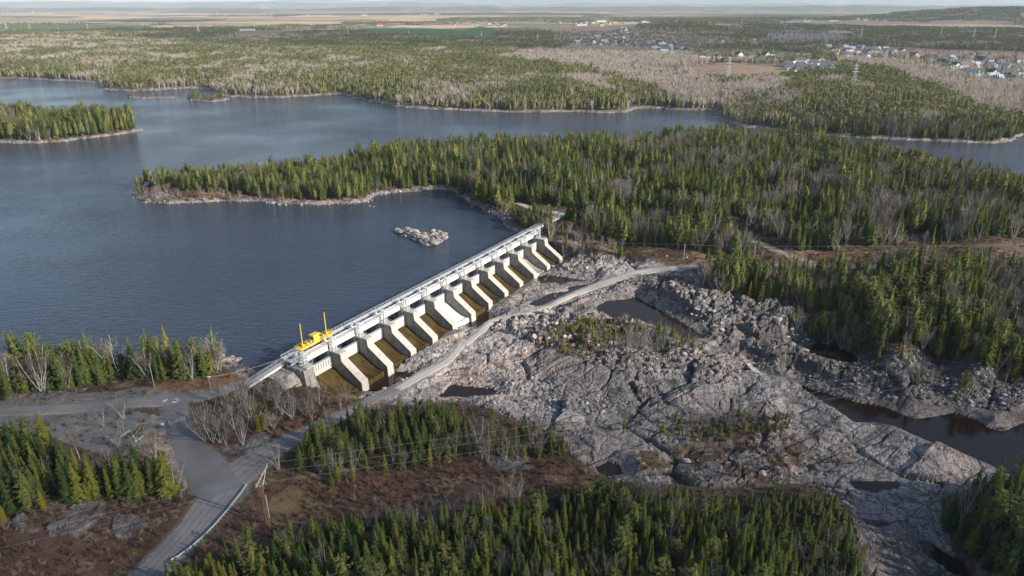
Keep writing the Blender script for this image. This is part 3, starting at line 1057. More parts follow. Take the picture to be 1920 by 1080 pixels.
# ------------------------------------------------------------------ distant hills
for k, (dist, px_lo, ridge, sd) in enumerate([(26000, None, [(-300, 6), (100, 5.5), (300, 7), (500, 4), (640, 7), (760, 5), (900, 9), (1100, 6), (1300, 8), (1500, 7), (1700, 9), (2200, 6)], 5), (36000, None, [(-300, 4), (130, 4), (260, 5), (450, 3.5), (600, 1), (700, 3), (860, 1), (1000, -1), (1200, -2), (1450, -1), (1600, -3), (1800, -2), (2200, 0)], 6), (15500, None, [(-300, 14), (500, 14), (900, 12), (1300, 12), (1500, 11.5), (1700, 11), (2200, 10)], 7)]):
    cols = 260
    xs = np.linspace(-1.0, 1.0, cols) * dist
    pxs = 960 + F * xs / (dist * CT + 100 * ST)
    rp = np.interp(pxs, [a for a, b in ridge], [b for a, b in ridge])
    top = CAM_H + (10.0 - rp) / F * dist * 1.02 + (fbm(xs, xs * 0, dist * .05, 4, sd) * dist * .004)
    rows = 14
    V = []
    for r_ in range(rows):
        f = r_ / (rows - 1)
        prof = math.sin(math.pi * min(1, f * 1.02)) ** 1.2
        yy = dist + (f - .5) * dist * .12 + fbm(xs, xs * 0 + f, dist * .1, 2, sd + 3) * dist * .02
        zz = 10 + (top - 10) * prof * (1 + .15 * fbm(xs, yy, dist * .02, 3, sd + 9))
        V.append(np.stack([xs, yy, zz if 0 < r_ < rows - 1 else zz * 0 + 6], 1))
    V = np.concatenate(V)
    i2 = np.arange(rows * cols).reshape(rows, cols)
    fc = np.stack([i2[:-1, :-1].ravel(), i2[:-1, 1:].ravel(), i2[1:, 1:].ravel(), i2[1:, :-1].ravel()], 1)
    if 'hill_forest' not in MATS:
        t = NT("hill_forest")
        a = t.noise(t.coord((.0012, .0004, .004)), 1.0, 5, .6)
        t.bsdf(t.ramp(a, [(.35, (.05, .065, .045)), (.55, (.09, .10, .07)), (.7, (.24, .20, .16))]), .95)
    tag(link_mesh("hills", np_mesh("hills", V, fc, True), "hill_forest"), kind='structure')
# ------------------------------------------------------------------ the spillway dam
DAM_ROT = math.atan2(U[1], U[0])


def droot(name, s, n, z, **k):
    p = dw(s, n)
    return thing(name, (p[0], p[1], z), DAM_ROT, **k)


dam = droot("spillway_dam", 0, 0, 0, label="long concrete gated spillway dam with twelve bays and white steel hoist bridge", cat="dam")
T_ = 3.05     # pier thickness
pier_prof = [(13.0, 4.5), (0.0, 4.5), (-0.3, 1.9), (-9.2, -4.0), (-9.5, -9.5), (13.0, -9.5)]     # (y = -n, z)
for i in range(0, 13):
    s0 = SP * (i - 1) - .3
    m = MB()
    if i == 0:
        m.prism([(12.0, 4.4), (2.0, 4.4), (1.4, -1.0), (-1, -5), (-1, -9), (12.0, -9)], s0 - 1.5, s0 + T_)
    else:
        d = -1.0 if i == 12 else 0
        m.prism([(y + (0.0 if y > 0 else 0), z) for y, z in pier_prof], s0, s0 + T_)
    pier = m.obj("pier", "concrete", dam)
    # sloping crest slab, cast slightly proud of the pier
    if i > 0:
        m = MB()
        e = .12
        top = [(-0.02, 4.5 + .02), (-0.35, 1.95), (-9.25, -3.95), (-9.55, -8.9)]
        out = [(-0.30, 4.5 + .02), (-0.62, 1.80), (-9.50, -4.05), (-9.85, -8.9)]
        prof = top + out[::-1]
        m.prism(prof, s0 - e, s0 + T_ + e)
        m.obj("crest_facing", "pink_concrete", pier)
    m = MB()
    m.box(s0 - .15, s0 + T_ + .15, -.1 if i else 1.9, 6.0, 4.5, 4.82)
    m.obj("cap_slab", "pink_concrete", pier)
# upstream sill wall and chutes
for b in range(12):
    x0 = SP * (b - 1) - .3 + T_
    x1 = SP * b - .3
    m = MB()
    yb = [6.2, 5.0, 4.0, 2.4, 0.5, -2.0, -4.6, -6.6, -8.0]
    zb = [-1.7, -1.35, -1.45, -2.1, -3.3, -4.7, -5.75, -6.2, -6.15]
    prof = list(zip(yb, zb)) + [(-8.05, -9), (6.2, -9)]
    m.prism(prof, x0 - .02, x1 + .02)
    wet = b in (5, 10)
    ch = m.obj("chute", "wet_concrete" if b == 10 else "stained_concrete", dam)
    if wet:
        # thin sheet of white water running down the chute
        m = MB()
        w0, w1 = (x0 + .4, x1 - .3) if b == 5 else (x0 + .5, x0 + 4.5)
        pr = [(y + .02, z + .16 + .05 * math.sin(k * 2)) for k, (y, z) in enumerate(zip(yb[1:], zb[1:]))]
        pr2 = [(y, z + .02) for y, z in zip(yb[1:], zb[1:])][::-1]
        m.prism(pr + [(-8.35, -6.4), (-8.5, -7.9), (-8.2, -7.9)] + pr2, w0, w1)
        tag(m.obj("water_sheet", "foam_water", ch), label="white water spilling over the chute")
    # gate
    m = MB()
    m.box(x0 + .05, x1 - .05, 4.35, 4.6, -1.35, 2.9)
    g = m.obj("gate", "gate_white", dam)
    m = MB()
    if b == 0:
        for k in range(9):
            xx = x0 + .6 + k * (x1 - x0 - 1.2) / 8
            m.box(xx - .13, xx + .13, 3.95, 4.347, .6, 2.5)
        m.box(x0 + .1, x1 - .1, 3.8, 4.347, .2, .45)
        m.box(x0 + .1, x1 - .1, 3.8, 4.347, -1.2, -.9)
    else:
        for zz in (-1.2, .1, 1.5, 2.65):
            m.box(x0 + .1, x1 - .1, 4.16, 4.347, zz, zz + .18)
        for k in range(5):
            xx = x0 + .5 + k * (x1 - x0 - 1.0) / 4
            m.box(xx - .06, xx + .06, 4.24, 4.347, -1.0, 2.6)
    m.obj("rib", "gate_white", g)
    m = MB()
    m.box(x0 + .05, x1 - .05, 4.0, 5.1, 2.903, 3.0)
    m.obj("walkway", "galvanised", g)
    # gate slot guides on the far pier
    m = MB()
    for yy in (5.4, 6.1, 7.2):
        m.box(x1 - .35, x1 - .02, yy, yy + .28, -1, 4.45)
    m.obj("guide_rail", "white_steel", dam)
    # stop-log girder seen under the deck on the downstream side
    m = MB()
    if b in (0, 1, 2):
        m.box(x0 - 2.2, x1 + .2, 5.95, 6.25, 4.86, 6.9)
        m.box(x0 - 2.2, x1 + .2, 5.7, 5.947, 4.86, 5.05)
        m.box(x0 - 2.2, x1 + .2, 5.6, 6.5, 6.903, 7.05)
    else:
        m.box(x0 - 2.2, x1 + .2, 6.75, 7.05, 4.95, 6.45)
        m.box(x0 - 2.2, x1 + .2, 6.5, 6.747, 4.95, 5.1)
    m.obj("girder", "white_steel", dam)
# deck
X0, X1 = -16.0, 157.0
m = MB()
m.box(X0, X1, 7.3, 11.2, 6.45, 6.6)
m.obj("deck", "grating", dam)
m = MB()
m.box(X0, X1, 11.25, 11.6, 5.4, 7.05)
m.box(X0, X1, 10.35, 11.9, 7.053, 7.25)
m.obj("crane_girder", "white_steel", dam)
m = MB()
m.box(X0, X1, 7.15, 7.3, 5.5, 6.62)
m.box(X0, X1, 6.9, 7.75, 6.623, 6.75)
m.box(X0, X1, 8.6, 8.85, 6.60, 6.95)
m.obj("rail_girder", "white_steel", dam)


def railing(m, x0, x1, y, z, step=1.7, r=.035, h=1.1):
    n = max(1, int((x1 - x0) / step))
    for k in range(n + 1):
        x = x0 + (x1 - x0) * k / n
        m.bar((x, y, z), (x, y, z + h), r)
    for f in (1.0, .55):
        m.bar((x0, y, z + h * f), (x1, y, z + h * f), r)


m = MB()
railing(m, X0, X1, 11.85, 7.25)
m.obj("railing", "white_steel", dam)
m = MB()
railing(m, X0, X1, 6.95, 6.75)
m.obj("railing", "white_steel", dam)
m = MB()
railing(m, X0, X1, 9.9, 6.6)
m.obj("railing", "white_steel", dam)
for i in range(13):
    xc = SP * (i - 1) + 1.0
    # hoist tower
    m = MB()
    y0, y1, z0, z1 = 3.6, 5.2, 4.82, 9.6
    for xx in (xc - .75, xc + .75):
        for yy in (y0, y1):
            m.box(xx - .11, xx + .11, yy - .11, yy + .11, z0, z1)
    for k in range(5):
        za, zb_ = z0 + k * (z1 - z0) / 4, z0 + min(4, k + 1) * (z1 - z0) / 4
        for xx in (xc - .75, xc + .75):
            m.bar((xx, y0, za), (xx, y1, za), .06)
            m.bar((xx, y0, za), (xx, y1, zb_), .05)
        for yy in (y0, y1):
            m.bar((xc - .75, yy, za), (xc + .75, yy, za), .06)
            m.bar((xc - .75, yy, za), (xc + .75, yy, zb_), .05)
    m.box(xc - .95, xc + .95, y0 - .2, y1 + .2, z1, z1 + .18)
    m.box(xc - .12, xc + .12, y1 + .203, y1 + 3.4, z1 - .2, z1)
    tw = m.obj("hoist_tower", "white_steel", dam)
    m = MB()
    for xx in (xc - 1.0, xc + 1.0):
        for yy in (8.0, 11.0):
            m.box(xx - .12, xx + .12, yy - .12, yy + .12, 4.5, 6.44)
    m.bar((xc - 1, 8, 4.6), (xc - 1, 11, 6.3), .07)
    m.bar((xc + 1, 8, 4.6), (xc + 1, 11, 6.3), .07)
    m.obj("support_frame", "white_steel", dam)
    # hoist machine and shaft on the deck
    m = MB()
    m.box(xc - 1.2, xc + 1.2, 8.95, 9.8, 6.96, 7.7)
    m.bar((xc - 1.5, 9.35, 7.5), (xc - 1.2, 9.35, 7.5), .32, 8)
    m.bar((xc + 1.2, 9.35, 7.5), (xc + 1.5, 9.35, 7.5), .32, 8)
    m.obj("hoist_machine", "galvanised", dam)
    if i < 12:
        m = MB()
        m.bar((xc + 1.5, 9.35, 7.5), (xc + SP - 1.5, 9.35, 7.5), .09, 6)
        for k in range(4):
            x = xc + 3 + k * (SP - 6) / 3
            m.box(x - .5, x + .5, 9.0, 9.6, 6.61, 7.0)
        m.obj("drive_shaft", "dark_steel", dam)
    # railing round the pier nose
    m = MB()
    a = xc - 1.25
    b_ = xc + 1.3
    railing(m, a, b_, -.0 if i else 2.1, 4.82, 1.2, .03)
    yy0 = 0.0 if i else 2.1
    for xx in (a, b_):
        for k in range(4):
            y = yy0 + k * 1.15
            m.bar((xx, y, 4.82), (xx, y, 5.92), .03)
        for f in (.6, 1.1):
            m.bar((xx, yy0, 4.82 + f), (xx, yy0 + 3.4, 4.82 + f), .03)
    m.obj("railing", "white_steel", dam)
# stair frames at the near abutment
m = MB()
for xx in (-16.5, -13.5, -10.8):
    for yy in (2.4, 5.2, 8.5, 11.6):
        m.bar((xx, yy, 4.4), (xx, yy, 8.6), .09)
for zz in (5.6, 6.9, 8.4):
    for yy in (2.4, 5.2, 8.5, 11.6):
        m.bar((-16.5, yy, zz), (-10.8, yy, zz), .06)
    for xx in (-16.5, -13.5, -10.8):
        m.bar((xx, 2.4, zz), (xx, 11.6, zz), .06)
for xx in (-16.5, -13.5):
    m.bar((xx, 2.4, 4.5), (xx, 5.2, 8.4), .05)
    m.bar((xx, 8.5, 4.5), (xx, 11.6, 8.4), .05)
    m.bar((xx, 5.2, 4.5), (xx, 8.5, 8.4), .05)
m.box(-16.4, -11, 5.2, 8.4, 6.93, 7.0)
m.obj("stair_frame", "galvanised", dam)
m = MB()
m.prism([(12, 3.2), (6.5, 3.0), (4.0, 1.2), (2.5, -4), (2.5, -8), (12, -8)], -23, -15.5)
m.obj("wing_wall", "concrete", dam)


def footbridge(x0, x1, y, z0, z1, label):
    rt = droot("footbridge", x0, -y, z0, label=label, cat="footbridge", group="footbridges at the ends of the dam")
    L = x1 - x0
    sl_ = (z1 - z0)

    def q(x, yy, zz):
        return (x, yy, zz + sl_ * x / L)
    m = MB()
    for yy in (-.95, .95):
        m.add([q(0, yy - .08, -.95), q(L, yy - .08, -.95), q(L, yy + .08, -.95), q(0, yy + .08, -.95), q(0, yy - .08, 0), q(L, yy - .08, 0), q(L, yy + .08, 0), q(0, yy + .08, 0)],
              [(0, 3, 2, 1), (4, 5, 6, 7), (0, 1, 5, 4), (1, 2, 6, 5), (2, 3, 7, 6), (3, 0, 4, 7)])
    m.obj("girder", "white_steel", rt)
    m = MB()
    m.add([q(0, -1.1, .003), q(L, -1.1, .003), q(L, 1.1, .003), q(0, 1.1, .003), q(0, -1.1, .12), q(L, -1.1, .12), q(L, 1.1, .12), q(0, 1.1, .12)],
          [(0, 3, 2, 1), (4, 5, 6, 7), (0, 1, 5, 4), (1, 2, 6, 5), (2, 3, 7, 6), (3, 0, 4, 7)])
    m.obj("deck", "grating", rt)
    for yy in (-1.05, 1.05):
        m = MB()
        n = int(L / 1.8)
        for k in range(n + 1):
            x = L * k / n
            m.bar(q(x, yy, .12), q(x, yy, 1.2), .04)
        for h in (.55, .85, 1.2):
            m.bar(q(0, yy, h), q(L, yy, h), .045)
        m.obj("railing", "galvanised", rt)
    for k in range(1, 3):
        x = L * k / 3
        m = MB()
        for yy in (-.8, .8):
            m.bar(q(x, yy, -.9), (x, yy, z0 * 0 - 8), .12)
        m.obj("support_leg", "galvanised", rt)
    return rt


footbridge(-31.5, -16.2, 11.4, 4.2, 5.6, "sloping white steel footbridge from the near gravel bank to the dam")
footbridge(157.2, 188.5, 11.4, 7.0, 6.2, "sunlit white steel footbridge from the far end of the dam to the wooded shore")

# ------------------------------------------------------------------ yellow gantry crane
GS = -2.0
gr = droot("gantry_crane", GS, -10.3, 7.25, label="yellow travelling gantry crane with two tall masts on the near end of the dam", cat="crane", scale=(.92, .92, .86))
m = MB()
m.box(-8.2, 8.2, -1.3, -.7, .45, 1.25)
m.box(-8.2, 8.2, .7, 1.3, .45, 1.25)
for x in (-8, -3, 3, 8):
    m.box(x - .25, x + .25, -.697, .697, .5, 1.2)
m.obj("frame", "yellow_paint", gr)
m = MB()
m.box(-1.3, 1.5, -1.2, 1.2, 1.25, 4.0)
m.prism([(-1.5, 4.0), (1.5, 4.0), (1.3, 4.25), (-1.3, 4.45)], -1.7, 1.9)
hs_ = m.obj("cabin", "yellow_paint", gr)
m = MB()
m.box(-1.33, -1.303, -.8, .6, 2.3, 3.3)
m.obj("window", "window_glass", hs_)
for x in (-6.1, 6.3):
    m = MB()
    m.bar((x, 0, 1.2), (x, 0, 11.6), .20, 6, .15)
    m.box(x - .5, x + .5, -.6, .6, 1.25, 2.3)
    m.obj("mast", "yellow_paint", gr)
for x in (-4.0, 4.2):
    m = MB()
    m.bar((x, -.8, 1.9), (x, .8, 1.9), .55, 10)
    m.box(x - 1.0, x + .9, -.5, .5, 1.25, 1.6)
    m.obj("winch", "yellow_paint", gr)
m = MB()
m.bar((2.4, -.5, 1.8), (2.4, .5, 1.8), .45, 10)
m.box(-2.4, -1.5, -.5, .5, 1.25, 2.2)
m.obj("motor", "galvanised", gr)
m = MB()
for yy in (-1.35, 1.35):
    railing(m, -9, -1.4, yy, 1.25, 1.3, .035)
    railing(m, 2.0, 9, yy, 1.25, 1.3, .035)
for x in (-9, 9):
    for k in range(3):
        m.bar((x, -1.35 + k * 1.35, 1.25), (x, -1.35 + k * 1.35, 2.35), .035)
    m.bar((x, -1.35, 2.35), (x, 1.35, 2.35), .035)
m.box(-9.1, -8.2, -1.4, 1.4, 1.15, 1.247)
m.box(8.2, 9.1, -1.4, 1.4, 1.15, 1.247)
m.obj("railing", "yellow_paint", gr)
for x in (-7.2, 7.2):
    for yy in (-1, 1):
        m = MB()
        m.bar((x - .25, yy - .12, .26), (x - .25, yy + .12, .26), .26, 10)
        m.bar((x + .45, yy - .12, .26), (x + .45, yy + .12, .26), .26, 10)
        m.obj("wheel", "dark_steel", gr)

# ------------------------------------------------------------------ poles, wires, pylons
used_names = {}


def wire(name, pts, r, label, group=None, sag=0.0):
    m = MB()
    P = []
    for a, b in zip(pts[:-1], pts[1:]):
        n = 14
        for k in range(n):
            f = k / n
            p = [a[i] + (b[i] - a[i]) * f for i in range(3)]
            p[2] -= sag * 4 * f * (1 - f)
            P.append(p)
    P.append(pts[-1])
    for a, b in zip(P[:-1], P[1:]):
        m.bar(a, b, r, 3)
    return tag(m.obj(name, "wire_metal"), label, "power line", group)


def atdepth(px, py, dep):
    """world point seen at a photo pixel at the given distance ahead (metres along y)"""
    u = (px - 960.0) / F
    v = (py - 540.0) / F
    t = dep / (CT - v * ST)
    return (u * t, dep, CAM_H - t * (ST + v * CT))


# near H-frame structure with braced cross-arms
bx, by, bz = ground(506, 992)
pr = thing("utility_pole", (bx, by, bz - .3), 0, "tall rusty utility pole with pale steel cross-arm by the guardrail", "utility pole")
m = MB()
m.bar((0, 0, 0), (0, 0, 17), .13, 8, .10)
m.obj("pole", "rust_pole", pr)
m = MB()
m.bar((-1.2, 1.5, 0), (-1.2, 1.5, 14.5), .12, 8, .09)
m.obj("stub_pole", "rust_pole", pr)
m = MB()
m.bar((.35, 0, 3.5), (.35, 0, 10.5), .13, 6)
m.bar((-.7, 1.5, 6), (-.7, 1.5, 13), .13, 6)
m.obj("sleeve", "galvanised", pr)
m = MB()
m.box(-.12, .12, -3.6, 4.6, 15.6, 15.95)
m.bar((0, -3.0, 15.6), (0, 0, 13.2), .06)
m.bar((0, 3.4, 15.6), (0, .3, 13.2), .06)
m.obj("crossarm", "galvanised", pr)
for y in (-3.2, .6, 4.3):
    m = MB()
    m.bar((0, y, 15.95), (0, y, 16.5), .10, 8)
    m.obj("insulator", "pole_grey", pr)
tips = [(bx, by + y, bz - .3 + 16.5) for y in (4.3, .6, -3.2)]
ends_r = [atdepth(1920 + 60, p, 262 + d) for p, d in ((649, 8), (664, 0), (681, -8))]
ends_l = [atdepth(-60, p, 118 + d) for p, d in ((995, 5), (1019, 0), (1040, -5))]
for k in range(3):
    nm = ["farthest", "middle", "nearest"][k]
    wire("power_line", [ends_l[k], tips[k], ends_r[k]], .022, "thin overhead power line over the red shrubs, %s strand of three on the rusty pole" % nm, "overhead lines across the foreground", .8)
# posts left of the dam
for (px_, py_, pt, lab, mat) in [(290, 727, 676, "tall bare timber pole at the edge of the near left forest", "pole_wood"), (396, 735, 703, "short timber lamp post with a small lamp beside the dam access track", "pole_wood")]:
    x, y, z = ground(px_, py_)
    t0 = (CAM_H - z) / (ST + (py_ - 540) / F * CT)
    hgt_ = (py_ - pt) * t0 / F / .93
    rt = thing("utility_pole", (x, y, z - .3), 0, lab, "utility pole")
    m = MB()
    m.bar((0, 0, 0), (0, 0, hgt_), .17, 8, .12)
    m.obj("pole", mat, rt)
    if "lamp" in lab:
        m = MB()
        m.box(-.25, .7, -.2, .2, hgt_ - .1, hgt_ + .15)
        m.obj("lamp", "sign_white", rt)
        lamp_top = (x, y, z + hgt_ - .5)
    else:
        m = MB()
        m.box(-.5, .5, -.06, .06, hgt_ - .6, hgt_ - .45)
        m.obj("crossarm", "pole_wood", rt)
        pole_top = (x, y, z + hgt_ - .5)
cp = dw(-14, -9)
wire("cable", [pole_top, lamp_top, (cp[0], cp[1], 8.4)], .03, "grey cable slung from the lamp post over the water to the dam", None, 1.0)
# line of poles through the far forest
PR = []
for (px_, py_, pt) in [(1281.5, 486, 458), (1412.6, 489, 460), (1568, 490, 459), (1733, 490, 458), (1899, 488, 460)]:
    x, y, z = ground(px_, py_)
    t0 = (CAM_H - z) / (ST + (py_ - 540) / F * CT)
    hh = max(8.5, (py_ - pt) * t0 / F / .97)
    where = {1281: "beside the red warning sign", 1412: "where the pale track crosses", 1568: "at the bottom of the pale track", 1733: "in the brown strip right of the pale track", 1899: "at the right edge of the brown strip"}[int(px_)]
    rt = thing("utility_pole", (x, y, z - .3), 0, "slim grey timber power pole " + where, "utility pole", "power poles along the brown strip in the forest")
    m = MB()
    m.bar((0, 0, 0), (0, 0, hh), .19, 7, .13)
    m.obj("pole", "pole_grey", rt)
    m = MB()
    m.box(-.08, .08, -1.2, 1.2, hh - .7, hh - .5)
    m.obj("crossarm", "pole_grey", rt)
    PR.append((x, y, z + hh - .4))
left_end = atdepth(1090, 452, PR[0][1] + 20)
wire("power_line", [left_end] + PR + [(PR[-1][0] + 60, PR[-1][1] + 3, PR[-1][2])], .05, "thin power line strung along the grey poles in the forest strip", None, .5)
# tall bare poles in the far right forest
for (px_, py_, pt, lab) in [(1709, 187, 167, "lone pale pole standing in the far right forest"), (1881, 203, 184, "left one of two pale poles near the far right shore forest"), (1889, 204, 186, "right one of two pale poles near the far right shore forest")]:
    x, y, z = ground(px_, py_)
    t0 = (CAM_H - z) / (ST + (py_ - 540) / F * CT)
    m = MB()
    m.bar((0, 0, 0), (0, 0, (py_ - pt) * t0 / F + 6), .3, 6, .2)
    tag(m.obj("wooden_pole", "pole_wood", None, 0, (x, y, z - .3)), lab, "pole")


def pylon_mesh(part):
    m = MB()
    Ht = 30.0

    def wd(z):
        return 3.6 * (1 - z / 19) + .75 if z < 19 else .75 + (0 if z < 27 else -(z - 27) * .2)
    lv = [0, 4, 8, 12, 15.5, 19, 21, 23, 25, 27, Ht]
    r = .13
    if part == 'body':
        for a, b in zip(lv[:-1], lv[1:]):
            wa, wb = wd(a), max(.08, wd(b))
            cs = [(-1, -1), (1, -1), (1, 1), (-1, 1)]
            for k in range(4):
                c, d = cs[k], cs[(k + 1) % 4]
                m.bar((c[0] * wa, c[1] * wa, a), (c[0] * wb, c[1] * wb, b), r + .03)
                m.bar((c[0] * wa, c[1] * wa, a), (d[0] * wb, d[1] * wb, b), r * .7)
                m.bar((d[0] * wa, d[1] * wa, a), (c[0] * wb, c[1] * wb, b), r * .7)
                m.bar((c[0] * wb, c[1] * wb, b), (d[0] * wb, d[1] * wb, b), r * .7)
    return m


pyl_body = None
arm_me = None
pylons = [(1598, 168, 127, "large white lattice pylon rising from the far right pine forest"), (1365, 143, 112, "white lattice pylon on the tan clearing before the houses"), (1259, 109, 88, "lattice pylon at the right end of the pale bare wood"), (1177, 84, 70, "lattice pylon between the town roofs and the bare wood"), (1008, 84, 67, "white lattice pylon left of the town at the edge of the green forest"), (903, 73, 62, "lattice pylon at the right side of the green field"), (767, 70, 60, "lattice pylon in the middle of the green field"), (653, 69, 58, "lattice pylon at the left corner of the green field"), (566, 65, 56, "lattice pylon between the white sheds and the green forest"), (373, 64, 48, "tall lattice pylon behind the pale brush, left of the long white shed"), (269, 55, 44, "lattice pylon at the edge of the dark strip field"), (165, 55, 49, "small lattice pylon before the right dark copse"), (110, 59, 48, "lattice pylon standing on the dark green field"), (56, 55, 47, "small lattice pylon before the left dark copse"), (13, 56, 45, "leftmost lattice pylon on the plain"),
          (1613, 77, 55, "grey lattice pylon right beside the substation"), (1763, 70, 54, "grey lattice pylon in the dark wood on the right"), (1823, 78, 57, "left one of two grey pylons in the shaded woods"), (1863, 78, 57, "right one of two grey pylons in the shaded woods")]
pyl_tops = []
for k, (px_, py_, pt, lab) in enumerate(pylons):
    x, y, z = ground(px_, py_)
    t0 = (CAM_H - z) / (ST + (py_ - 540) / F * CT)
    hh = (py_ - pt) * t0 / F
    sc_ = min(1.8, max(.85, hh / 30.0 * 1.15))
    rt = thing("transmission_pylon", (x, y, z - .3), math.radians(20 if k < 5 else 75), lab, "pylon", "transmission pylons", scale=(sc_,) * 3)
    if pyl_body is None:
        b_o = pylon_mesh('body').obj("tower_body", "galvanised", rt)
        pyl_body = b_o.data
        pyl_body.materials.clear()
        pyl_body.materials.append(MATS["white_steel"])
        arms = []
        for zz, L_ in ((20.5, 4.6), (24, 4.2), (27.5, 3.4)):
            m = MB()
            for sx in (-1, 1):
                m.bar((0, -.7, zz), (sx * L_, 0, zz + .1), .12)
                m.bar((0, .7, zz), (sx * L_, 0, zz + .1), .12)
                m.bar((0, 0, zz + 1.2), (sx * L_, 0, zz + .1), .10)
            arms.append(m.obj("crossarm", "white_steel", rt).data)
    else:
        link_mesh("tower_body", pyl_body, None, rt)
        for a in arms:
            link_mesh("crossarm", a, None, rt)
    ca_, sa_ = math.cos(rt.rotation_euler.z), math.sin(rt.rotation_euler.z)
    pyl_tops.append([(x + sx * 4.2 * sc_ * ca_, y + sx * 4.2 * sc_ * sa_, z + 24 * sc_) for sx in (-1, 1)])
for side in (0, 1):
    wire("power_line", [pyl_tops[i][side] for i in (0, 1, 2, 3)], .10, "high-voltage line from the big right pylon past the town, %s side" % ("near", "far")[side], "high-voltage lines", 6)
    wire("power_line", [pyl_tops[i][side] for i in (4, 5, 6, 7, 8)], .10, "high-voltage line across the green field, %s side" % ("near", "far")[side], "high-voltage lines", 6)

# substation: a field of portal frames
sub = None
for k in range(36):
    row = k // 9
    px_ = 1452 + (k % 9) * 15.5 + R.uniform(-3, 3) - row * 4
    py_ = 80 - row * 4.5 + R.uniform(-.6, .6)
    x, y, z = ground(px_, py_)
    W_ = 20
    m = MB()
    for dx in (-W_ / 2, W_ / 2):
        m.bar((dx - 1, 0, 0), (dx, 0, 15), .35)
        m.bar((dx + 1, 0, 0), (dx, 0, 15), .35)
        m.bar((dx, 0, 14), (dx, 0, 20), .22)
    m.bar((-W_ / 2, 0, 14), (W_ / 2, 0, 14), .4)
    m.bar((-W_ / 2, 0, 12.8), (W_ / 2, 0, 12.8), .2)
    if sub is None:
        sub = m.mesh("portal_frame")
        sub.materials.append(MATS["galvanised"])
    o = link_mesh("substation_portal", sub, None, None, (x, y, z))
    o.scale = (1.15,) * 3
    tag(o, "grey portal frame in the %s row of the electrical substation, %s" % (["front", "second", "third", "back"][row], ["leftmost", "second from left", "third from left", "fourth from left", "middle one", "fourth from right", "third from right", "second from right", "rightmost"][k % 9]), "substation frame", "substation frames, row %s" % ["one", "two", "three", "four"][row])
x, y, z = ground(1388, 66)
rt = thing("radio_mast", (x, y, z), 0, "tall slender red and white radio mast left of the substation", "mast")
t0 = (CAM_H - z) / (ST + (66 - 540) / F * CT)
hh = 31 * t0 / F
for k in range(7):
    m = MB()
    m.bar((0, 0, hh * k / 7), (0, 0, hh * (k + 1) / 7), 1.0 - k * .08, 4)
    m.obj("mast_section", "sign_white" if k % 2 else "roof_red", rt)

# ------------------------------------------------------------------ road furniture
gp = [(463, 912), (452, 928), (440, 943), (425, 962), (405, 985), (385, 1006), (360, 1028), (335, 1047), (318, 1056)]
G = np.array([ground(a, b) for a, b in gp])
rt = thing("guardrail", tuple(G[0]), 0, "pale steel guardrail curving along the outer edge of the asphalt road", "guardrail")
m = MB()
q0 = G[0]
Gd = []
for a, b in zip(G[:-1], G[1:]):
    for k in range(4):
        p = a + (b - a) * k / 4
        Gd.append((p[0] - q0[0], p[1] - q0[1], float(hgt(p[0], p[1])) - q0[2]))
for a, b in zip(Gd[:-1], Gd[1:]):
    for dz, rr in ((.55, .11), (.75, .11)):
        m.bar((a[0], a[1], a[2] + dz), (b[0], b[1], b[2] + dz), rr, 6)
m.obj("rail", "galvanised", rt)
for p in Gd:
    m = MB()
    m.box(p[0] - .1, p[0] + .1, p[1] - .1, p[1] + .1, p[2] - .3, p[2] + .82)
    m.obj("post", "galvanised", rt)
# gate
a = np.array(ground(318, 798))
b = np.array(ground(347, 788))
L_ = float(np.hypot(*(b - a)[:2]))
rt = thing("vehicle_gate", tuple(a), math.atan2(b[1] - a[1], b[0] - a[0]), "pale tubular steel double gate across the dark gravel track", "gate")
for k in range(2):
    m = MB()
    x0, x1 = k * L_ / 2 + .1, (k + 1) * L_ / 2 - .1
    for z in (.25, .7, 1.2):
        m.bar((x0, 0, z), (x1, 0, z), .05)
    for j in range(6):
        x = x0 + (x1 - x0) * j / 5
        m.bar((x, 0, .25), (x, 0, 1.2), .04)
    m.obj("leaf", "galvanised", rt)
for x in (0, L_ / 2, L_):
    m = MB()
    m.bar((x, 0, 0), (x, 0, 1.5), .09)
    m.obj("post", "galvanised", rt)
x, y, z = ground(306, 801)
rt = thing("sign_board", (x, y, z), 0.1, "small white notice board on a low rail beside the gate", "sign")
m = MB()
m.box(-.45, .45, -.04, .04, .7, 1.5)
m.obj("board", "sign_white", rt)
m = MB()
m.box(-1.8, 2.2, -.06, .06, .4, .5)
for xx in (-1.6, 2.0, 0):
    m.box(xx - .06, xx + .06, .062, .18, 0, .7)
m.obj("rail", "pole_wood", rt)
# painted marks on the gravel
for k, (px_, py_) in enumerate([(305, 751), (308, 755), (332, 749), (334, 753)]):
    x, y, z = ground(px_, py_)
    m = MB()
    for j in range(5):
        a_, b__ = R.uniform(-1.2, 1.2), R.uniform(-.9, .9)
        m.box(a_ - R.uniform(.4, .9), a_ + R.uniform(.4, .9), b__ - .12, b__ + .12, .13 + j * .004, .134 + j * .004)
    o = m.obj("road_marking", "road_paint", None, 0, (x, y, float(hgt(x, y))))
    tag(o, "faded white paint marks on the gravel road, %s" % ["left pair upper patch", "left pair lower patch", "right pair upper patch", "right pair lower patch"][k], "road marking")
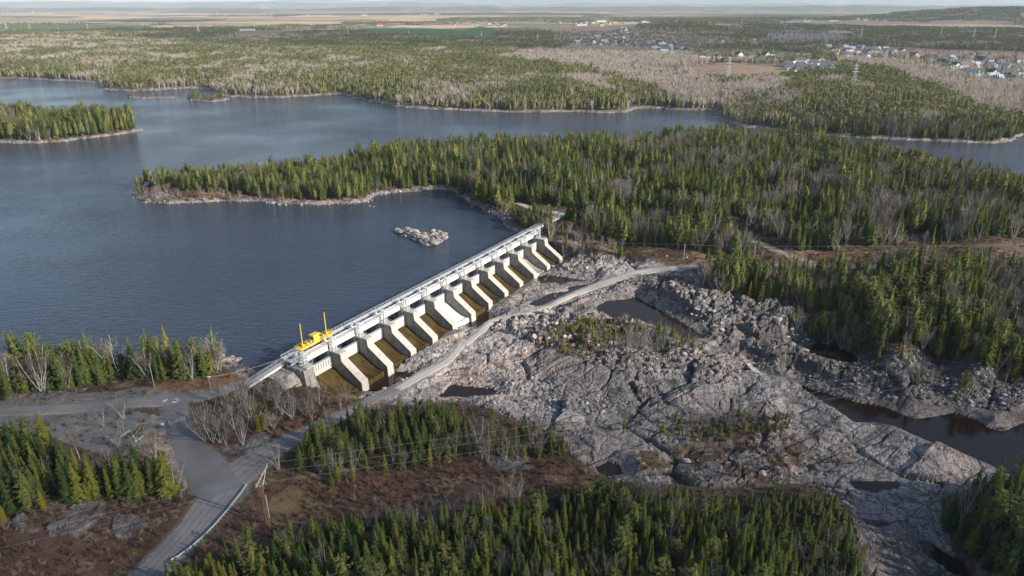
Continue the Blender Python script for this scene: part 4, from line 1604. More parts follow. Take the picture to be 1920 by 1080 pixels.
# red sign
x, y, z = ground(1250, 487)
rt = thing("warning_sign", (x, y, z), -.3, "red and white round warning sign on a post beside the far gravel track", "sign")
m = MB()
m.bar((0, 0, 0), (0, 0, 1.4), .07)
m.obj("post", "pole_grey", rt)
m = MB()
m.bar((0, -.03, 2.0), (0, .03, 2.0), 1.05, 16)
m.obj("disc", "sign_red", rt)
m = MB()
m.box(-.5, .5, -.06, -.033, 1.85, 2.4)
m.obj("panel", "sign_white", rt)
x, y, z = ground(1288, 483)
m = MB()
m.bar((0, 0, 0), (0, 0, .5), .5, 8, .3)
tag(m.obj("buried_marker", "sign_white", None, 0, (x, y, z)), "small round white marker among the shrubs right of the red sign", "marker")
# red quad and concrete block by the road
x, y, z = ground(588, 785)
rt = thing("quad_bike", (x, y, z), math.radians(-18), "small bright red quad bike parked on the brown verge by the road", "quad bike")
m = MB()
m.prism([(-.35, .55), (.35, .55), (.42, .8), (.2, .98), (-.2, .98), (-.42, .8)], -1.0, .9)
m.box(-.95, -.35, -.55, .55, .72, .85)
m.box(.35, .95, -.55, .55, .72, .85)
m.obj("body", "red_paint", rt)
m = MB()
m.box(-.5, .25, -.17, .17, .983, 1.12)
m.obj("seat", "tyre_black", rt)
m = MB()
m.bar((.45, -.4, 1.3), (.45, .4, 1.3), .03)
m.bar((.45, 0, .98), (.45, 0, 1.3), .04)
m.obj("handlebar", "dark_steel", rt)
for xx in (-.65, .65):
    for yy in (-.5, .5):
        m = MB()
        m.bar((xx, yy - .14, .32), (xx, yy + .14, .32), .33, 12)
        m.obj("wheel", "tyre_black", rt)
x, y, z = ground(603, 791)
m = MB()
m.prism([(-.35, 0), (.35, 0), (.35, .2), (.15, .4), (.12, .95), (-.12, .95), (-.15, .4), (-.35, .2)], -1.3, 1.3)
o = m.obj("concrete_barrier", "block_concrete", None, 0, (x, y, z + .02))
o.rotation_euler.z = math.radians(-28)
tag(o, "pale concrete barrier block at the edge of the road beside the red quad bike", "barrier")
# yellow shore marker
x, y, z = ground(619, 381)
rt = thing("navigation_marker", (x, y, z), 0, "small yellow marker standing on the rocky peninsula shore", "marker")
m = MB()
m.bar((0, 0, 0), (0, 0, 1.6), .12)
m.obj("post", "yellow_paint", rt)
m = MB()
m.add([(-.9, 0, 1.3), (.9, 0, 1.3), (0, 0, 2.7), (-.9, .1, 1.3), (.9, .1, 1.3), (0, .1, 2.7)], [(0, 1, 2), (5, 4, 3), (0, 3, 4, 1), (1, 4, 5, 2), (2, 5, 3, 0)])
m.obj("board", "yellow_paint", rt)
# driftwood logs
for k, (px_, py_) in enumerate([(238, 812), (250, 822), (258, 810), (247, 816), (268, 820)]):
    x, y, z = ground(px_, py_)
    m = MB()
    a_ = R.uniform(0, 3)
    L_ = R.uniform(2, 4)
    ca_, sa_ = math.cos(a_), math.sin(a_)
    m.bar((-ca_ * L_, -sa_ * L_, .15), (0, 0, .3), .16, 6, .14)
    m.bar((0, 0, .3), (ca_ * L_ * .8 - sa_ * .5, sa_ * L_ * .8 + ca_ * .5, .2), .14, 6, .05)
    m.bar((0, 0, .3), (ca_ * L_ * .5 + sa_, sa_ * L_ * .5 - ca_, .35), .08, 5, .03)
    tag(m.obj("fallen_log", "driftwood", None, 0, (x, y, z)), "bleached fallen branch lying on the dark gravel clearing, " + ["leftmost of the heap", "nearest of the heap", "top of the heap", "crossing the heap", "rightmost of the heap"][k], "log", "fallen branches on the gravel clearing")

# ------------------------------------------------------------------ town and farms
walls = ["wall_white", "wall_white", "wall_cream", "wall_grey", "wall_blue"]
roofs = ["roof_dark", "roof_dark", "roof_brown", "roof_metal", "roof_dark"]
hm = {}


def house_meshes(L_, W_, hgt_, kind):
    key = (L_, W_, hgt_, kind)
    if key not in hm:
        m = MB()
        m.box(-L_ / 2, L_ / 2, -W_ / 2, W_ / 2, -1, hgt_)
        if kind == 'gable':
            m.add([(-L_ / 2, -W_ / 2, hgt_), (-L_ / 2, W_ / 2, hgt_), (-L_ / 2, 0, hgt_ + W_ * .36)], [(0, 1, 2)])
            m.add([(L_ / 2, -W_ / 2, hgt_), (L_ / 2, W_ / 2, hgt_), (L_ / 2, 0, hgt_ + W_ * .36)], [(0, 2, 1)])
        w = m.mesh("wall")
        m = MB()
        if kind == 'gable':
            m.prism([(-W_ / 2 - .5, hgt_ - .2), (0, hgt_ + W_ * .38), (W_ / 2 + .5, hgt_ - .2), (W_ / 2 + .5, hgt_ + .05), (0, hgt_ + W_ * .38 + .28), (-W_ / 2 - .5, hgt_ + .05)], -L_ / 2 - .4, L_ / 2 + .4)
        elif kind == 'hip':
            m.add([(-L_ / 2 - .5, -W_ / 2 - .5, hgt_), (L_ / 2 + .5, -W_ / 2 - .5, hgt_), (L_ / 2 + .5, W_ / 2 + .5, hgt_), (-L_ / 2 - .5, W_ / 2 + .5, hgt_), (-L_ / 4, 0, hgt_ + W_ * .3), (L_ / 4, 0, hgt_ + W_ * .3)],
                  [(0, 3, 2, 1), (0, 1, 5, 4), (2, 3, 4, 5), (1, 2, 5), (3, 0, 4)])
        else:
            m.box(-L_ / 2 - .3, L_ / 2 + .3, -W_ / 2 - .3, W_ / 2 + .3, hgt_ + .003, hgt_ + .5)
        r_ = m.mesh("roof")
        m = MB()
        for yy in (-W_ / 2 - .05, W_ / 2):
            n_ = int(L_ // 3.2)
            for j in range(n_):
                x_ = -L_ / 2 + L_ * (j + .5) / n_
                for zz in ([1.0] if hgt_ < 4.6 else [1.0, 3.7]):
                    m.box(x_ - .6, x_ + .6, yy, yy + .05, zz, zz + 1.3)
        for xx in (-L_ / 2 - .05, L_ / 2):
            m.box(xx, xx + .05, -.7, .7, 1.0, 2.3)
        wd_ = m.mesh("window")
        hm[key] = (w, r_, wd_)
    return hm[key]


hcount = {}


def wincopy(me, mat):
    k = (me.name, mat)
    if k not in hcount:
        c = me.copy()
        c.materials.append(MATS[mat])
        hcount[k] = c
    return hcount[k]


def house(px_, py_, L_, W_, hgt_, kind, wm, rmn, rz, label, group, parts=True, scale=1.0):
    x, y, z = ground(px_, py_)
    global last_house
    rt = last_house = thing("house" if L_ < 20 else "long_building", (x, y, z), rz, label, "house" if L_ < 20 else "building", group, (scale * 1.1,) * 3)
    w, r_, wd_ = house_meshes(L_, W_, hgt_, kind)
    link_mesh("wall", wincopy(w, wm), None, rt)
    link_mesh("roof", wincopy(r_, rmn), None, rt)
    if parts:
        link_mesh("window", wincopy(wd_, "window_glass"), None, rt)


colw = {"wall_white": "white", "wall_cream": "cream", "wall_grey": "grey", "wall_blue": "pale blue"}
colr = {"roof_dark": "charcoal", "roof_brown": "brown", "roof_metal": "pale metal", "roof_red": "red"}
shape = {"gable": "gabled", "hip": "hipped", "flat": "flat-roofed"}
placed = []
house_items = []
last_house = None
towns = [  # polygon in the photo, count, description, group
    ([(1190, 78), (1290, 80), (1310, 96), (1270, 104), (1200, 94), (1120, 88), (1060, 86), (1040, 76), (1100, 78)], 105, "behind pale wood", "town houses behind the pale bare wood"),
    ([(1060, 60), (1180, 58), (1260, 66), (1290, 76), (1180, 74), (1070, 72)], 62, "in mid town", "houses in the shaded town centre"),
    ([(1040, 38), (1240, 38), (1250, 46), (1160, 50), (1050, 48)], 24, "at far town edge", "buildings at the far edge of the town"),
    ([(1300, 74), (1430, 78), (1420, 84), (1310, 86)], 12, "left of substation", "houses left of the substation"),
    ([(1540, 88), (1640, 92), (1720, 98), (1730, 108), (1640, 112), (1560, 104)], 38, "below the substation", "houses below the substation"),
    ([(1740, 108), (1920, 112), (1920, 150), (1860, 158), (1780, 136), (1720, 122)], 42, "by right edge", "houses among bare trees on the right"),
    ([(1600, 34), (1660, 33), (1670, 38), (1620, 40)], 10, "by brown field", "farmhouses beside the brown field"),
    ([(840, 44), (950, 46), (950, 50), (840, 49)], 12, "beyond green field", "houses beyond the green field"),
    ([(380, 24), (560, 24), (590, 30), (400, 29)], 8, "on far plain", "farmhouses on the sunny plain"),
    ([(740, 25), (830, 25), (830, 29), (740, 29)], 7, "beyond dark woods", "farm buildings beyond the dark woods"),
    ([(0, 22), (110, 20), (110, 26), (0, 27)], 6, "on leftmost plain", "farm buildings at the far left"),
]
seen_lab = {}
for poly, cnt, where, grp in towns:
    P = np.array(poly, float)
    k = 0
    tries = 0
    while k < cnt and tries < 4000:
        tries += 1
        a, b = R.uniform(P[:, 0].min(), P[:, 0].max()), R.uniform(P[:, 1].min(), P[:, 1].max())
        if not inside(P, np.array([a]), np.array([b]))[0]:
            continue
        x, y, z = ground(a, b)
        if any((x - q[0]) ** 2 + (y - q[1]) ** 2 < 17 ** 2 for q in placed):
            continue
        placed.append((x, y))
        kd = R.choice(["gable", "gable", "hip"])
        i_ = R.randrange(5)
        wm_, rm_ = walls[i_], R.choice(roofs)
        L_ = R.choice([10, 12, 14])
        tall = R.random() < .25
        desc_ = "%s %s%s house with %s roof" % (colw[wm_], "tall " if tall else "", shape[kd], colr[rm_])
        lab = desc_ + " " + where
        house(a, b, L_, 9, 5.4 if tall else 3.2, kd, wm_, rm_, R.choice([.3, .3 + math.pi / 2, .1]), lab, grp, parts=(b > 72), scale=1.25 if b > 60 else 1.6)
        house_items.append([last_house, desc_, where, a, b])
        k += 1
HOUSES_DONE = True
# the new estate close to the clearing
est = [(1480, 131), (1490, 136), (1500, 133), (1512, 136), (1522, 131), (1534, 135), (1546, 130), (1556, 133), (1476, 124), (1488, 121), (1500, 120), (1512, 119), (1524, 122), (1536, 118), (1500, 126), (1530, 127), (1545, 123), (1470, 122), (1558, 125)]
for k, (a, b) in enumerate(est):
    wm_ = ["wall_white", "wall_white", "wall_cream"][k % 3]
    rm_ = ["roof_dark", "roof_brown", "roof_dark", "roof_metal"][k % 4]
    kd = ["gable", "hip"][k % 2]
    house(a, b, 12, 10, 5.6 if k in (9, 10, 13) else 3.6, kd, wm_, rm_, [.2, .2 + math.pi / 2][k % 2], "estate house", "houses of the new estate " + ("front row" if b > 129 else "back row"), scale=1.2)
    house_items.append([last_house, "%s %s house with %s roof" % (colw[wm_], shape[kd], colr[rm_]), "in new estate", a, b])
row2 = [(1316, 112), (1330, 111), (1345, 109), (1385, 108), (1392, 112), (1408, 109), (1424, 111), (1436, 108), (1448, 109), (1462, 110)]
for k, (a, b) in enumerate(row2):
    wm_ = ["wall_white", "wall_cream", "wall_grey"][k % 3]
    kd = ["hip", "gable"][k % 2]
    house(a, b, 13, 10, [3.2, 5.4][k % 2], kd, wm_, "roof_dark" if k % 4 else "roof_metal", [.2, .2 + math.pi / 2][(k // 2) % 2], "%s %s house on the street edge above the tan clearing, %s from the left" % (colw[wm_], shape[kd], ["first", "second", "third", "fourth", "fifth", "sixth", "seventh", "eighth", "ninth", "tenth"][k]), "houses along the street above the clearing", scale=1.2)
# industrial and farm buildings
for (a, b, L_, W_, h_, wm_, rm_, lab) in [
    (464, 57, 60, 16, 5, "wall_white", "sign_white", "long white barn on the plain beyond the green forest"),
    (577, 53, 36, 14, 5, "wall_white", "sign_white", "white farm shed right of the long white barn"),
    (586, 51, 22, 14, 5, "wall_cream", "sign_white", "smaller cream farm shed at the end of the white shed"),
    (712, 49, 26, 14, 6, "wall_white", "roof_red", "white farmhouse with bright red roof left of the dark copse"),
    (683, 29, 55, 18, 6, "wall_white", "sign_white", "long white shed far out on the plain, left of the others"),
    (795, 28, 80, 20, 8, "wall_white", "sign_white", "long white factory block on the far plain"),
    (818, 27, 60, 25, 10, "wall_white", "roof_metal", "tall white factory hall on the far plain"),
    (1091, 48, 50, 20, 6, "wall_white", "roof_metal", "white hall with blue-grey roof at the far edge of the town"),
    (1127, 41, 60, 24, 9, "wall_white", "roof_metal", "large white hall in the middle of the far town edge"),
    (1182, 44, 80, 20, 6, "wall_grey", "roof_metal", "long low grey hall at the right of the far town edge"),
    (1162, 60, 60, 20, 5, "wall_grey", "roof_metal", "grey-roofed hall in the shaded town centre"),
    (1238, 65, 16, 12, 6, "wall_white", "roof_red", "white house with red roof in the shaded town"),
    (1462, 43, 40, 20, 8, "wall_white", "sign_white", "white works building at the left end of the industrial row"),
    (1486, 42, 90, 24, 7, "wall_blue", "roof_metal", "long pale green works hall in the industrial row"),
    (1514, 41, 60, 24, 7, "wall_white", "roof_metal", "pale-roofed hall in the middle of the industrial row"),
    (1532, 42, 70, 24, 6, "wall_grey", "roof_dark", "dark-roofed hall in the industrial row"),
    (1562, 40, 60, 20, 6, "wall_white", "sign_white", "white hall at the right end of the industrial row"),
    (1787, 133, 16, 11, 4, "wall_white", "roof_metal", "white house with pale green roof behind the tall spruces"),
    (1846, 106, 22, 12, 4, "wall_blue", "roof_dark", "long pale blue building by the brown field on the right"),
    (33, 76, 16, 10, 5, "wall_white", "roof_brown", "white house with brown roof among pale brush, at the left edge"),
    (12, 76, 14, 10, 5, "wall_cream", "roof_dark", "cream house left of the brown-roofed house in the brush"),
]:
    house(a, b, L_, W_, h_, 'gable' if L_ < 30 else 'flat', wm_, rm_, .08, lab, None, parts=L_ < 30, scale=1.0)


ORD_LATER = house_items
# ------------------------------------------------------------------ vegetation templates (unit height)
def core(V, Fc, prof, sides=7):
    rg = random.Random(len(V))
    b = len(V)
    for (z, r_) in prof:
        for k in range(sides):
            a = 6.283 * k / sides + z * 3
            q = r_ * rg.uniform(.75, 1.2)
            V.append((q * math.cos(a), q * math.sin(a), z + rg.uniform(-.01, .01)))
    for l in range(len(prof) - 1):
        for k in range(sides):
            i0, i1 = b + l * sides + k, b + l * sides + (k + 1) % sides
            Fc.append((i0, i1, i1 + sides))
            Fc.append((i0, i1 + sides, i0 + sides))


def kite(V, Fc, p, d, L, W, droop, up_=(0, 0, 1), rg=None):
    d = Vector(d).normalized()
    side = d.cross(Vector(up_)).normalized()
    p = Vector(p)
    tip = p + d * L + Vector((0, 0, -droop * L))
    md = p + d * L * .5 + Vector((0, 0, -droop * L * .25))
    b = len(V)
    w = W
    V += [tuple(p), tuple(md + side * w + Vector((0, 0, -.3 * w))), tuple(tip), tuple(md - side * w + Vector((0, 0, -.3 * w))), tuple(md + Vector((0, 0, .18 * w)))]
    Fc += [(b, b + 1, b + 4), (b + 1, b + 2, b + 4), (b + 2, b + 3, b + 4), (b + 3, b, b + 4)]


def spruce_crown(seed, rad, levels, nb, base_z=.06, full=.85, droopy=.45, extra=2, taper=.85):
    rg = random.Random(seed)
    V, Fc = [], []
    core(V, Fc, [(base_z + (1 - base_z) * q, rad * .36 * (1 - q) ** taper + .001) for q in (.0, .15, .3, .45, .6, .75, .9, .98)])
    for l in range(levels):
        f = l / (levels - 1)
        z = base_z + (1 - base_z) * f ** .92
        rr = rad * (1 - f) ** taper * rg.uniform(full, 1.12) + .006
        n = max(4, int(nb * (1 - f * .45)))
        a0 = rg.uniform(0, 6.28)
        for k in range(n):
            a = a0 + 6.283 * k / n + rg.uniform(-.35, .35)
            L = rr * rg.uniform(.65, 1.25)
            d = (math.cos(a), math.sin(a), rg.uniform(-.15, .12))
            kite(V, Fc, (0, 0, z + rg.uniform(-.012, .012)), d, L, L * .26 + .008, droopy * rg.uniform(.5, 1.3))
            for e in range(extra):
                t_ = rg.uniform(.35, .8)
                a2 = a + rg.choice((-1, 1)) * rg.uniform(.5, 1.1)
                kite(V, Fc, (math.cos(a) * L * t_, math.sin(a) * L * t_, z - droopy * L * t_ * .5), (math.cos(a2), math.sin(a2), rg.uniform(-.2, .2)), L * .42, L * .13 + .004, droopy)
    return V, Fc


def pine_crown(seed):
    rg = random.Random(seed)
    V, Fc = [], []
    wide = rg.uniform(.15, .20)
    top = [(.25 + .70 * q, wide * .5 * math.sin(math.pi * min(1, .30 + q * .68)) ** .9 + .002) for q in (0, .2, .4, .6, .8, 1)]
    core(V, Fc, top, 6)
    limbs = rg.randint(34, 42)
    for l in range(limbs):
        f = (l + .5) / limbs
        z = .22 + .76 * f
        prof = math.sin(math.pi * min(1, .30 + f * .69)) ** .8
        L = wide * prof * rg.uniform(.6, 1.3) + .015
        a = l * 2.4 + rg.uniform(-.5, .5)
        for j in range(8):
            q = rg.uniform(.4, 1.0)
            p = (math.cos(a) * L * q + rg.uniform(-.02, .02), math.sin(a) * L * q + rg.uniform(-.02, .02), z + L * q * .2 + rg.uniform(-.008, .012))
            b_ = a + rg.uniform(-1.1, 1.1)
            kite(V, Fc, p, (math.cos(b_), math.sin(b_), rg.uniform(.0, .7)), rg.uniform(.03, .06), rg.uniform(.011, .02), .1)
    return V, Fc


def trunk_mesh(h0, h1, r0, r1, n=6):
    m = MB()
    m.bar((0, 0, h0), (0, 0, h1), r0, n, r1)
    return m.mesh("trunk")


def birch_parts(seed, stems, spread, twigs):
    rg = random.Random(seed)
    tm, bm_ = MB(), MB()
    for s_ in range(stems):
        a = 6.28 * s_ / max(1, stems) + rg.uniform(-.5, .5)
        ln = spread * rg.uniform(.5, 1.2) if stems > 1 else spread * .3
        p = Vector((0, 0, -.01))
        d = Vector((math.cos(a) * ln, math.sin(a) * ln, 1)).normalized()
        H_ = rg.uniform(.8, 1.0)
        seg = 5
        r0 = .008 if stems > 1 else .011
        pts = [p]
        for k in range(seg):
            d = (d + Vector((rg.uniform(-.08, .08), rg.uniform(-.08, .08), .06))).normalized()
            p = p + d * (H_ / seg)
            pts.append(p)
        for k in range(seg):
            tm.bar(pts[k], pts[k + 1], r0 * (1 - k / seg * .8), 4, r0 * (1 - (k + 1) / seg * .8) + .001)
        for k in range(twigs):
            f = rg.uniform(.28, .97)
            i_ = min(seg - 1, int(f * seg))
            q = pts[i_].lerp(pts[i_ + 1], f * seg - i_)
            b = rg.uniform(0, 6.28)
            L = .26 * (1.15 - f) + .05
            e = Vector((math.cos(b), math.sin(b), rg.uniform(.7, 1.6))).normalized()
            q2 = q + e * L
            bm_.bar(q, q2, .0032, 3, .0010)
            for j in range(7):
                g = q.lerp(q2, rg.uniform(.3, .95))
                h_ = Vector((rg.uniform(-1, 1), rg.uniform(-1, 1), rg.uniform(.3, 1.6))).normalized()
                bm_.bar(g, g + h_ * L * rg.uniform(.3, .7), .0020, 3, .0008)
    return tm.mesh("trunk"), bm_.mesh("crown")


def mk(V, Fc, name="crown"):
    return np_mesh(name, np.array(V), np.array(Fc), False)


KINDS = {}
sp, pi, ce, bi = [], [], [], []
tr_s = trunk_mesh(-.03, .9, .012, .002)
tr_p = trunk_mesh(-.03, .93, .016, .004)
tr_c = trunk_mesh(-.03, .5, .010, .003, 5)
for k in range(4):
    V, Fc = spruce_crown(10 + k, [.16, .185, .13, .21][k], [24, 22, 26, 19][k], 8, full=.6)
    sp.append((mk(V, Fc), tr_s))
for k in range(3):
    V, Fc = pine_crown(40 + k)
    pi.append((mk(V, Fc), tr_p))
for k in range(3):
    V, Fc = spruce_crown(70 + k, [.10, .13, .15][k], 24, 8, .03, .8, .15, 1, .55)
    ce.append((mk(V, Fc), tr_c))
for k in range(4):
    a, b = birch_parts(90 + k, [1, 4, 2, 6][k], [.15, .34, .22, .42][k], [34, 10, 18, 8][k])
    bi.append((b, a))
for arr, mt, tm in ((sp, "spruce_needles", "trunk_bark"), (pi, "pine_needles", "trunk_bark"), (ce, "cedar_leaves", "trunk_bark"), (bi, "bare_twigs", "birch_bark")):
    for c_, t2 in arr:
        c_.materials.append(MATS[mt])
        if not t2.materials:
            t2.materials.append(MATS[tm])
KINDS = {"spruce": (sp, "spruce_tree", "spruce"), "pine": (pi, "pine_tree", "pine"), "cedar": (ce, "cedar_tree", "cedar"), "birch": (bi, "bare_birch_tree", "birch")}

# ------------------------------------------------------------------ where trees stand
# (polygon in the photo's plan, spacing m, mix(spruce,pine,cedar,birch), height range, stand key)
stands = [
    ([(150, 1400), (240, 1110), (380, 1072), (470, 1040), (560, 1020), (700, 1002), (820, 988), (900, 972), (1000, 950), (1100, 936), (1250, 940), (1400, 945), (1500, 935), (1560, 950), (1590, 985), (1612, 1040), (1640, 1090), (1700, 1400)], 2.2, (.66, .06, .24, .04), (5, 9.5), "near"),
    ([(560, 855), (590, 820), (640, 800), (720, 785), (800, 775), (900, 780), (960, 795), (1030, 815), (1065, 850), (1000, 862), (900, 858), (800, 870), (700, 885), (600, 895), (565, 885)], 2.7, (.62, .06, .24, .08), (6, 10), "mid"),
    ([(-150, 880), (0, 850), (60, 850), (130, 868), (180, 893), (250, 895), (320, 915), (328, 925), (250, 938), (120, 945), (60, 965), (0, 985), (-150, 1010)], 2.7, (.68, .06, .20, .06), (8.5, 13.5), "left"),
    ([(-200, 750), (0, 742), (90, 738), (180, 722), (260, 712), (330, 715), (400, 705), (432, 695), (420, 678), (300, 692), (100, 700), (-200, 712)], 2.5, (.58, .16, .10, .16), (8, 14.5), "bank"),
    ([(1760, 975), (1800, 945), (1850, 925), (1950, 915), (2100, 930), (2100, 1300), (1960, 1280), (1890, 1120), (1840, 1060), (1790, 1010)], 2.8, (.70, .10, .17, .03), (7, 12), "corner"),
    ([(1310, 535), (1345, 515), (1420, 518), (1560, 515), (1960, 520), (2400, 540), (2400, 720), (1960, 712), (1850, 698), (1760, 675), (1650, 655), (1620, 640), (1560, 605), (1480, 572), (1400, 556)], 3.0, (.42, .24, .20, .14), (8, 14), "gorge"),
    ([(440, 752), (520, 730), (600, 735), (668, 748), (660, 765), (600, 790), (540, 815), (470, 845), (400, 845), (370, 800), (395, 765)], 5.0, (.02, .0, .10, .88), (7, 11), "junction"),
    ([(230, 780), (330, 810), (340, 860), (300, 900), (220, 880), (150, 850), (120, 800)], 5.0, (.05, .0, .1, .85), (6, 9.5), "clearing"),
    ([(330, 930), (345, 900), (300, 880), (280, 900), (320, 940)], 5, (.2, 0, .2, .6), (5, 8), "clearing"),
    ([(540, 905), (600, 880), (700, 890), (640, 920), (560, 925)], 4.5, (.05, 0, .1, .85), (6, 9), "valley"),
    ([(480, 1050), (700, 985), (840, 960), (960, 930), (1000, 950), (840, 990), (700, 1010), (560, 1040)], 3.6, (.05, 0, .05, .9), (5.5, 8), "valley"),
    ([(700, 870), (900, 850), (1060, 845), (1060, 870), (900, 875), (720, 890)], 4.0, (.1, 0, .2, .7), (8, 11), "valley"),
    ([(1440, 575), (1560, 600), (1650, 655), (1620, 668), (1560, 650), (1490, 625)], 3.0, (.30, .25, .25, .20), (6, 11), "gorge"),
    ([(1060, 598), (1150, 600), (1240, 615), (1320, 640), (1325, 665), (1240, 660), (1150, 665), (1060, 668), (1015, 645)], 2.5, (.08, .02, .50, .40), (3, 6), "rock"),
    ([(1240, 800), (1340, 775), (1480, 780), (1480, 812), (1400, 822), (1300, 830), (1240, 822)], 2.2, (.15, .05, .65, .15), (3, 6), "rock"),
    ([(1420, 690), (1470, 665), (1530, 700), (1540, 720), (1470, 715)], 3.6, (.1, 0, .8, .1), (3, 5.5), "rock"),
    ([(1600, 680), (1760, 685), (1850, 715), (1840, 760), (1740, 735), (1640, 710)], 5.5, (.02, .05, .38, .55), (4, 9), "rock"),
    ([(1300, 515), (1320, 505), (1420, 512), (1400, 545), (1345, 545)], 2.8, (.1, .05, .3, .55), (5, 9), "gorge"),
    ([(1300, 484), (1420, 488), (1600, 490), (1920, 493), (1920, 500), (1600, 498), (1420, 500), (1300, 505)], 5.5, (.05, .02, .25, .68), (3, 7), "strip"),
    ([(1350, 440), (1440, 470), (1520, 498), (1430, 490), (1350, 470)], 4.5, (.05, .02, .25, .68), (3, 6), "strip"),
    ([(960, 400), (985, 395), (1040, 402), (1035, 420), (985, 442), (955, 425)], 3.6, (.1, .5, .3, .1), (6, 9), "shore"),
    ([(1050, 440), (1080, 420), (1150, 440), (1170, 470), (1100, 472), (1060, 462)], 4.5, (.1, .1, .5, .3), (5, 9), "shore"),
]
road_clear = lambda x, y: field(ROADM, x, y) > .05
trees = []   # kind, x, y, z, h, widthscale, key


def scatter(W, sp_, seed, jitter=.8):
    lo, hi_ = W.min(0), W.max(0)
    nx_, ny_ = int((hi_[0] - lo[0]) / sp_) + 1, int((hi_[1] - lo[1]) / sp_) + 1
    rg = np.random.default_rng(seed)
    gx, gy = np.meshgrid(np.arange(nx_), np.arange(ny_))
    x = lo[0] + (gx + .5 + (rg.random(gx.shape) - .5) * jitter + .5 * (gy % 2)) * sp_
    y = lo[1] + (gy + .5 + (rg.random(gx.shape) - .5) * jitter) * sp_
    return x.ravel(), y.ravel(), rg


def add_trees(x, y, mix, hr, key, rg, clump=True):
    z = hgt(x, y)
    n = len(x)
    nb_ = vnoise(x / 14, y / 14, 5 + len(key)) - .5
    nc_ = vnoise(x / 22, y / 22, 15 + len(key)) - .5
    m = np.array(mix)[None, :] * np.stack([1 + nb_ * .8, np.exp(nc_ * 3), np.exp(-nb_ * 2.0), np.exp((nb_ - nc_) * 3.6)], 1)
    m = np.cumsum(m / m.sum(1, keepdims=True), 1)
    kind = (rg.random(n)[:, None] > m).sum(1)
    f = rg.random(n) ** 1.5
    hh = hr[0] + (hr[1] - hr[0]) * f
    hh = hh * (1 + (vnoise(x / 30, y / 30, 77) - .5) * .5)
    hh = np.where(kind == 2, hh * .72, np.where(kind == 1, hh * 1.12, hh))
    for i in range(n):
        trees.append((("spruce", "pine", "cedar", "birch")[min(3, kind[i])], x[i], y[i], z[i], hh[i], rg.uniform(.75, 1.35), key))


for k, (poly, sp_, mix, hr, key) in enumerate(stands):
    W = np.array([ground(a, b)[:2] for a, b in poly])
    x, y, rg = scatter(W, sp_, 500 + k)
    m = inside(W, x, y) & (y > 45) & ~road_clear(x, y) & (field(dl, x, y) > 1.0)
    x, y = x[m], y[m]
    m = ((vnoise(x / 11, y / 11, 99) > .10) & (vnoise(x / 5, y / 5, 96) > .10)) if sp_ < 3.3 else (vnoise(x / 9, y / 9, 99) > .42)
    add_trees(x[m], y[m], mix, hr, key, rg)
# the wooded peninsula and the left island: everything on land that is not rock, road or clearing
x, y, rg = scatter(np.array([(-360, 330), (760, 330), (760, 700), (-360, 700)]), 3.7, 900)
u_, v_ = proj(x, y, hgt(x, y))
d_ = field(dl, x, y)
clear = [[(1290, 474), (1345, 483), (1420, 488), (1600, 489), (1960, 492), (1960, 503), (1600, 500), (1420, 503), (1300, 512)],
         [(1340, 415), (1370, 416), (1460, 452), (1545, 490), (1500, 500), (1430, 480), (1365, 450)],
         [(1160, 470), (1200, 462), (1300, 470), (1300, 500), (1180, 490)],
         [(255, 384), (262, 352), (320, 358), (420, 362), (500, 372), (560, 380), (500, 386), (300, 384)],
         [(1030, 412), (1060, 405), (1080, 420), (1170, 470), (1150, 485), (1040, 475)], [(940, 430), (950, 402), (965, 380), (1100, 392), (1140, 398), (1140, 408), (1050, 410), (985, 445)]]
m = (d_ > 2.5 + 2 * rg.random(len(x))) & (sdf(islet_d, x, y) < -8) & ~road_clear(x, y) & (np.abs(x) < y * .9 + 40) & (v_ < 512)
for P in clear:
    m &= ~inside(P, u_, v_)
m &= ~(inside(rock_poly, u_, v_) & (v_ > 462))
m &= vnoise(x / 13, y / 13, 98) > .13
x, y = x[m], y[m]
u_, v_ = u_[m], v_[m]
tip = u_ < 640
right = u_ > 1180
for msk, mix, hr, key in ((tip, (.40, .38, .12, .10), (8, 14), "tip"), (~tip & ~right, (.62, .20, .12, .06), (7.5, 17), "peninsula"), (right, (.56, .13, .12, .19), (7, 16), "upland")):
    add_trees(x[msk], y[msk], mix, hr, key, rg)
# thin birches on the peninsula tip slope
W = np.array([ground(a, b)[:2] for a, b in [(260, 372), (300, 356), (420, 362), (520, 374), (480, 379), (300, 381)]])
x, y, rg = scatter(W, 4.6, 911)
m = inside(W, x, y)
add_trees(x[m], y[m], (.08, .02, .15, .75), (4, 7.5), "tip", rg)
# left island
x, y, rg = scatter(np.array([(-900, 560), (-380, 560), (-380, 820), (-900, 820)]), 4.0, 950)
d_ = sdf(island_a, x, y)
m = d_ > 5
add_trees(x[m], y[m], (.44, .42, .04, .10), (11, 20), "island", rg)
for P, s_, hr in ((islet_c, 4.5, (4, 9)), (islet_b, 9, (3, 7))):
    x, y, rg = scatter(P, s_, 960)
    m = sdf(P, x, y) > 2
    add_trees(x[m], y[m], (.5, .2, .2, .1), hr, "islets", rg)
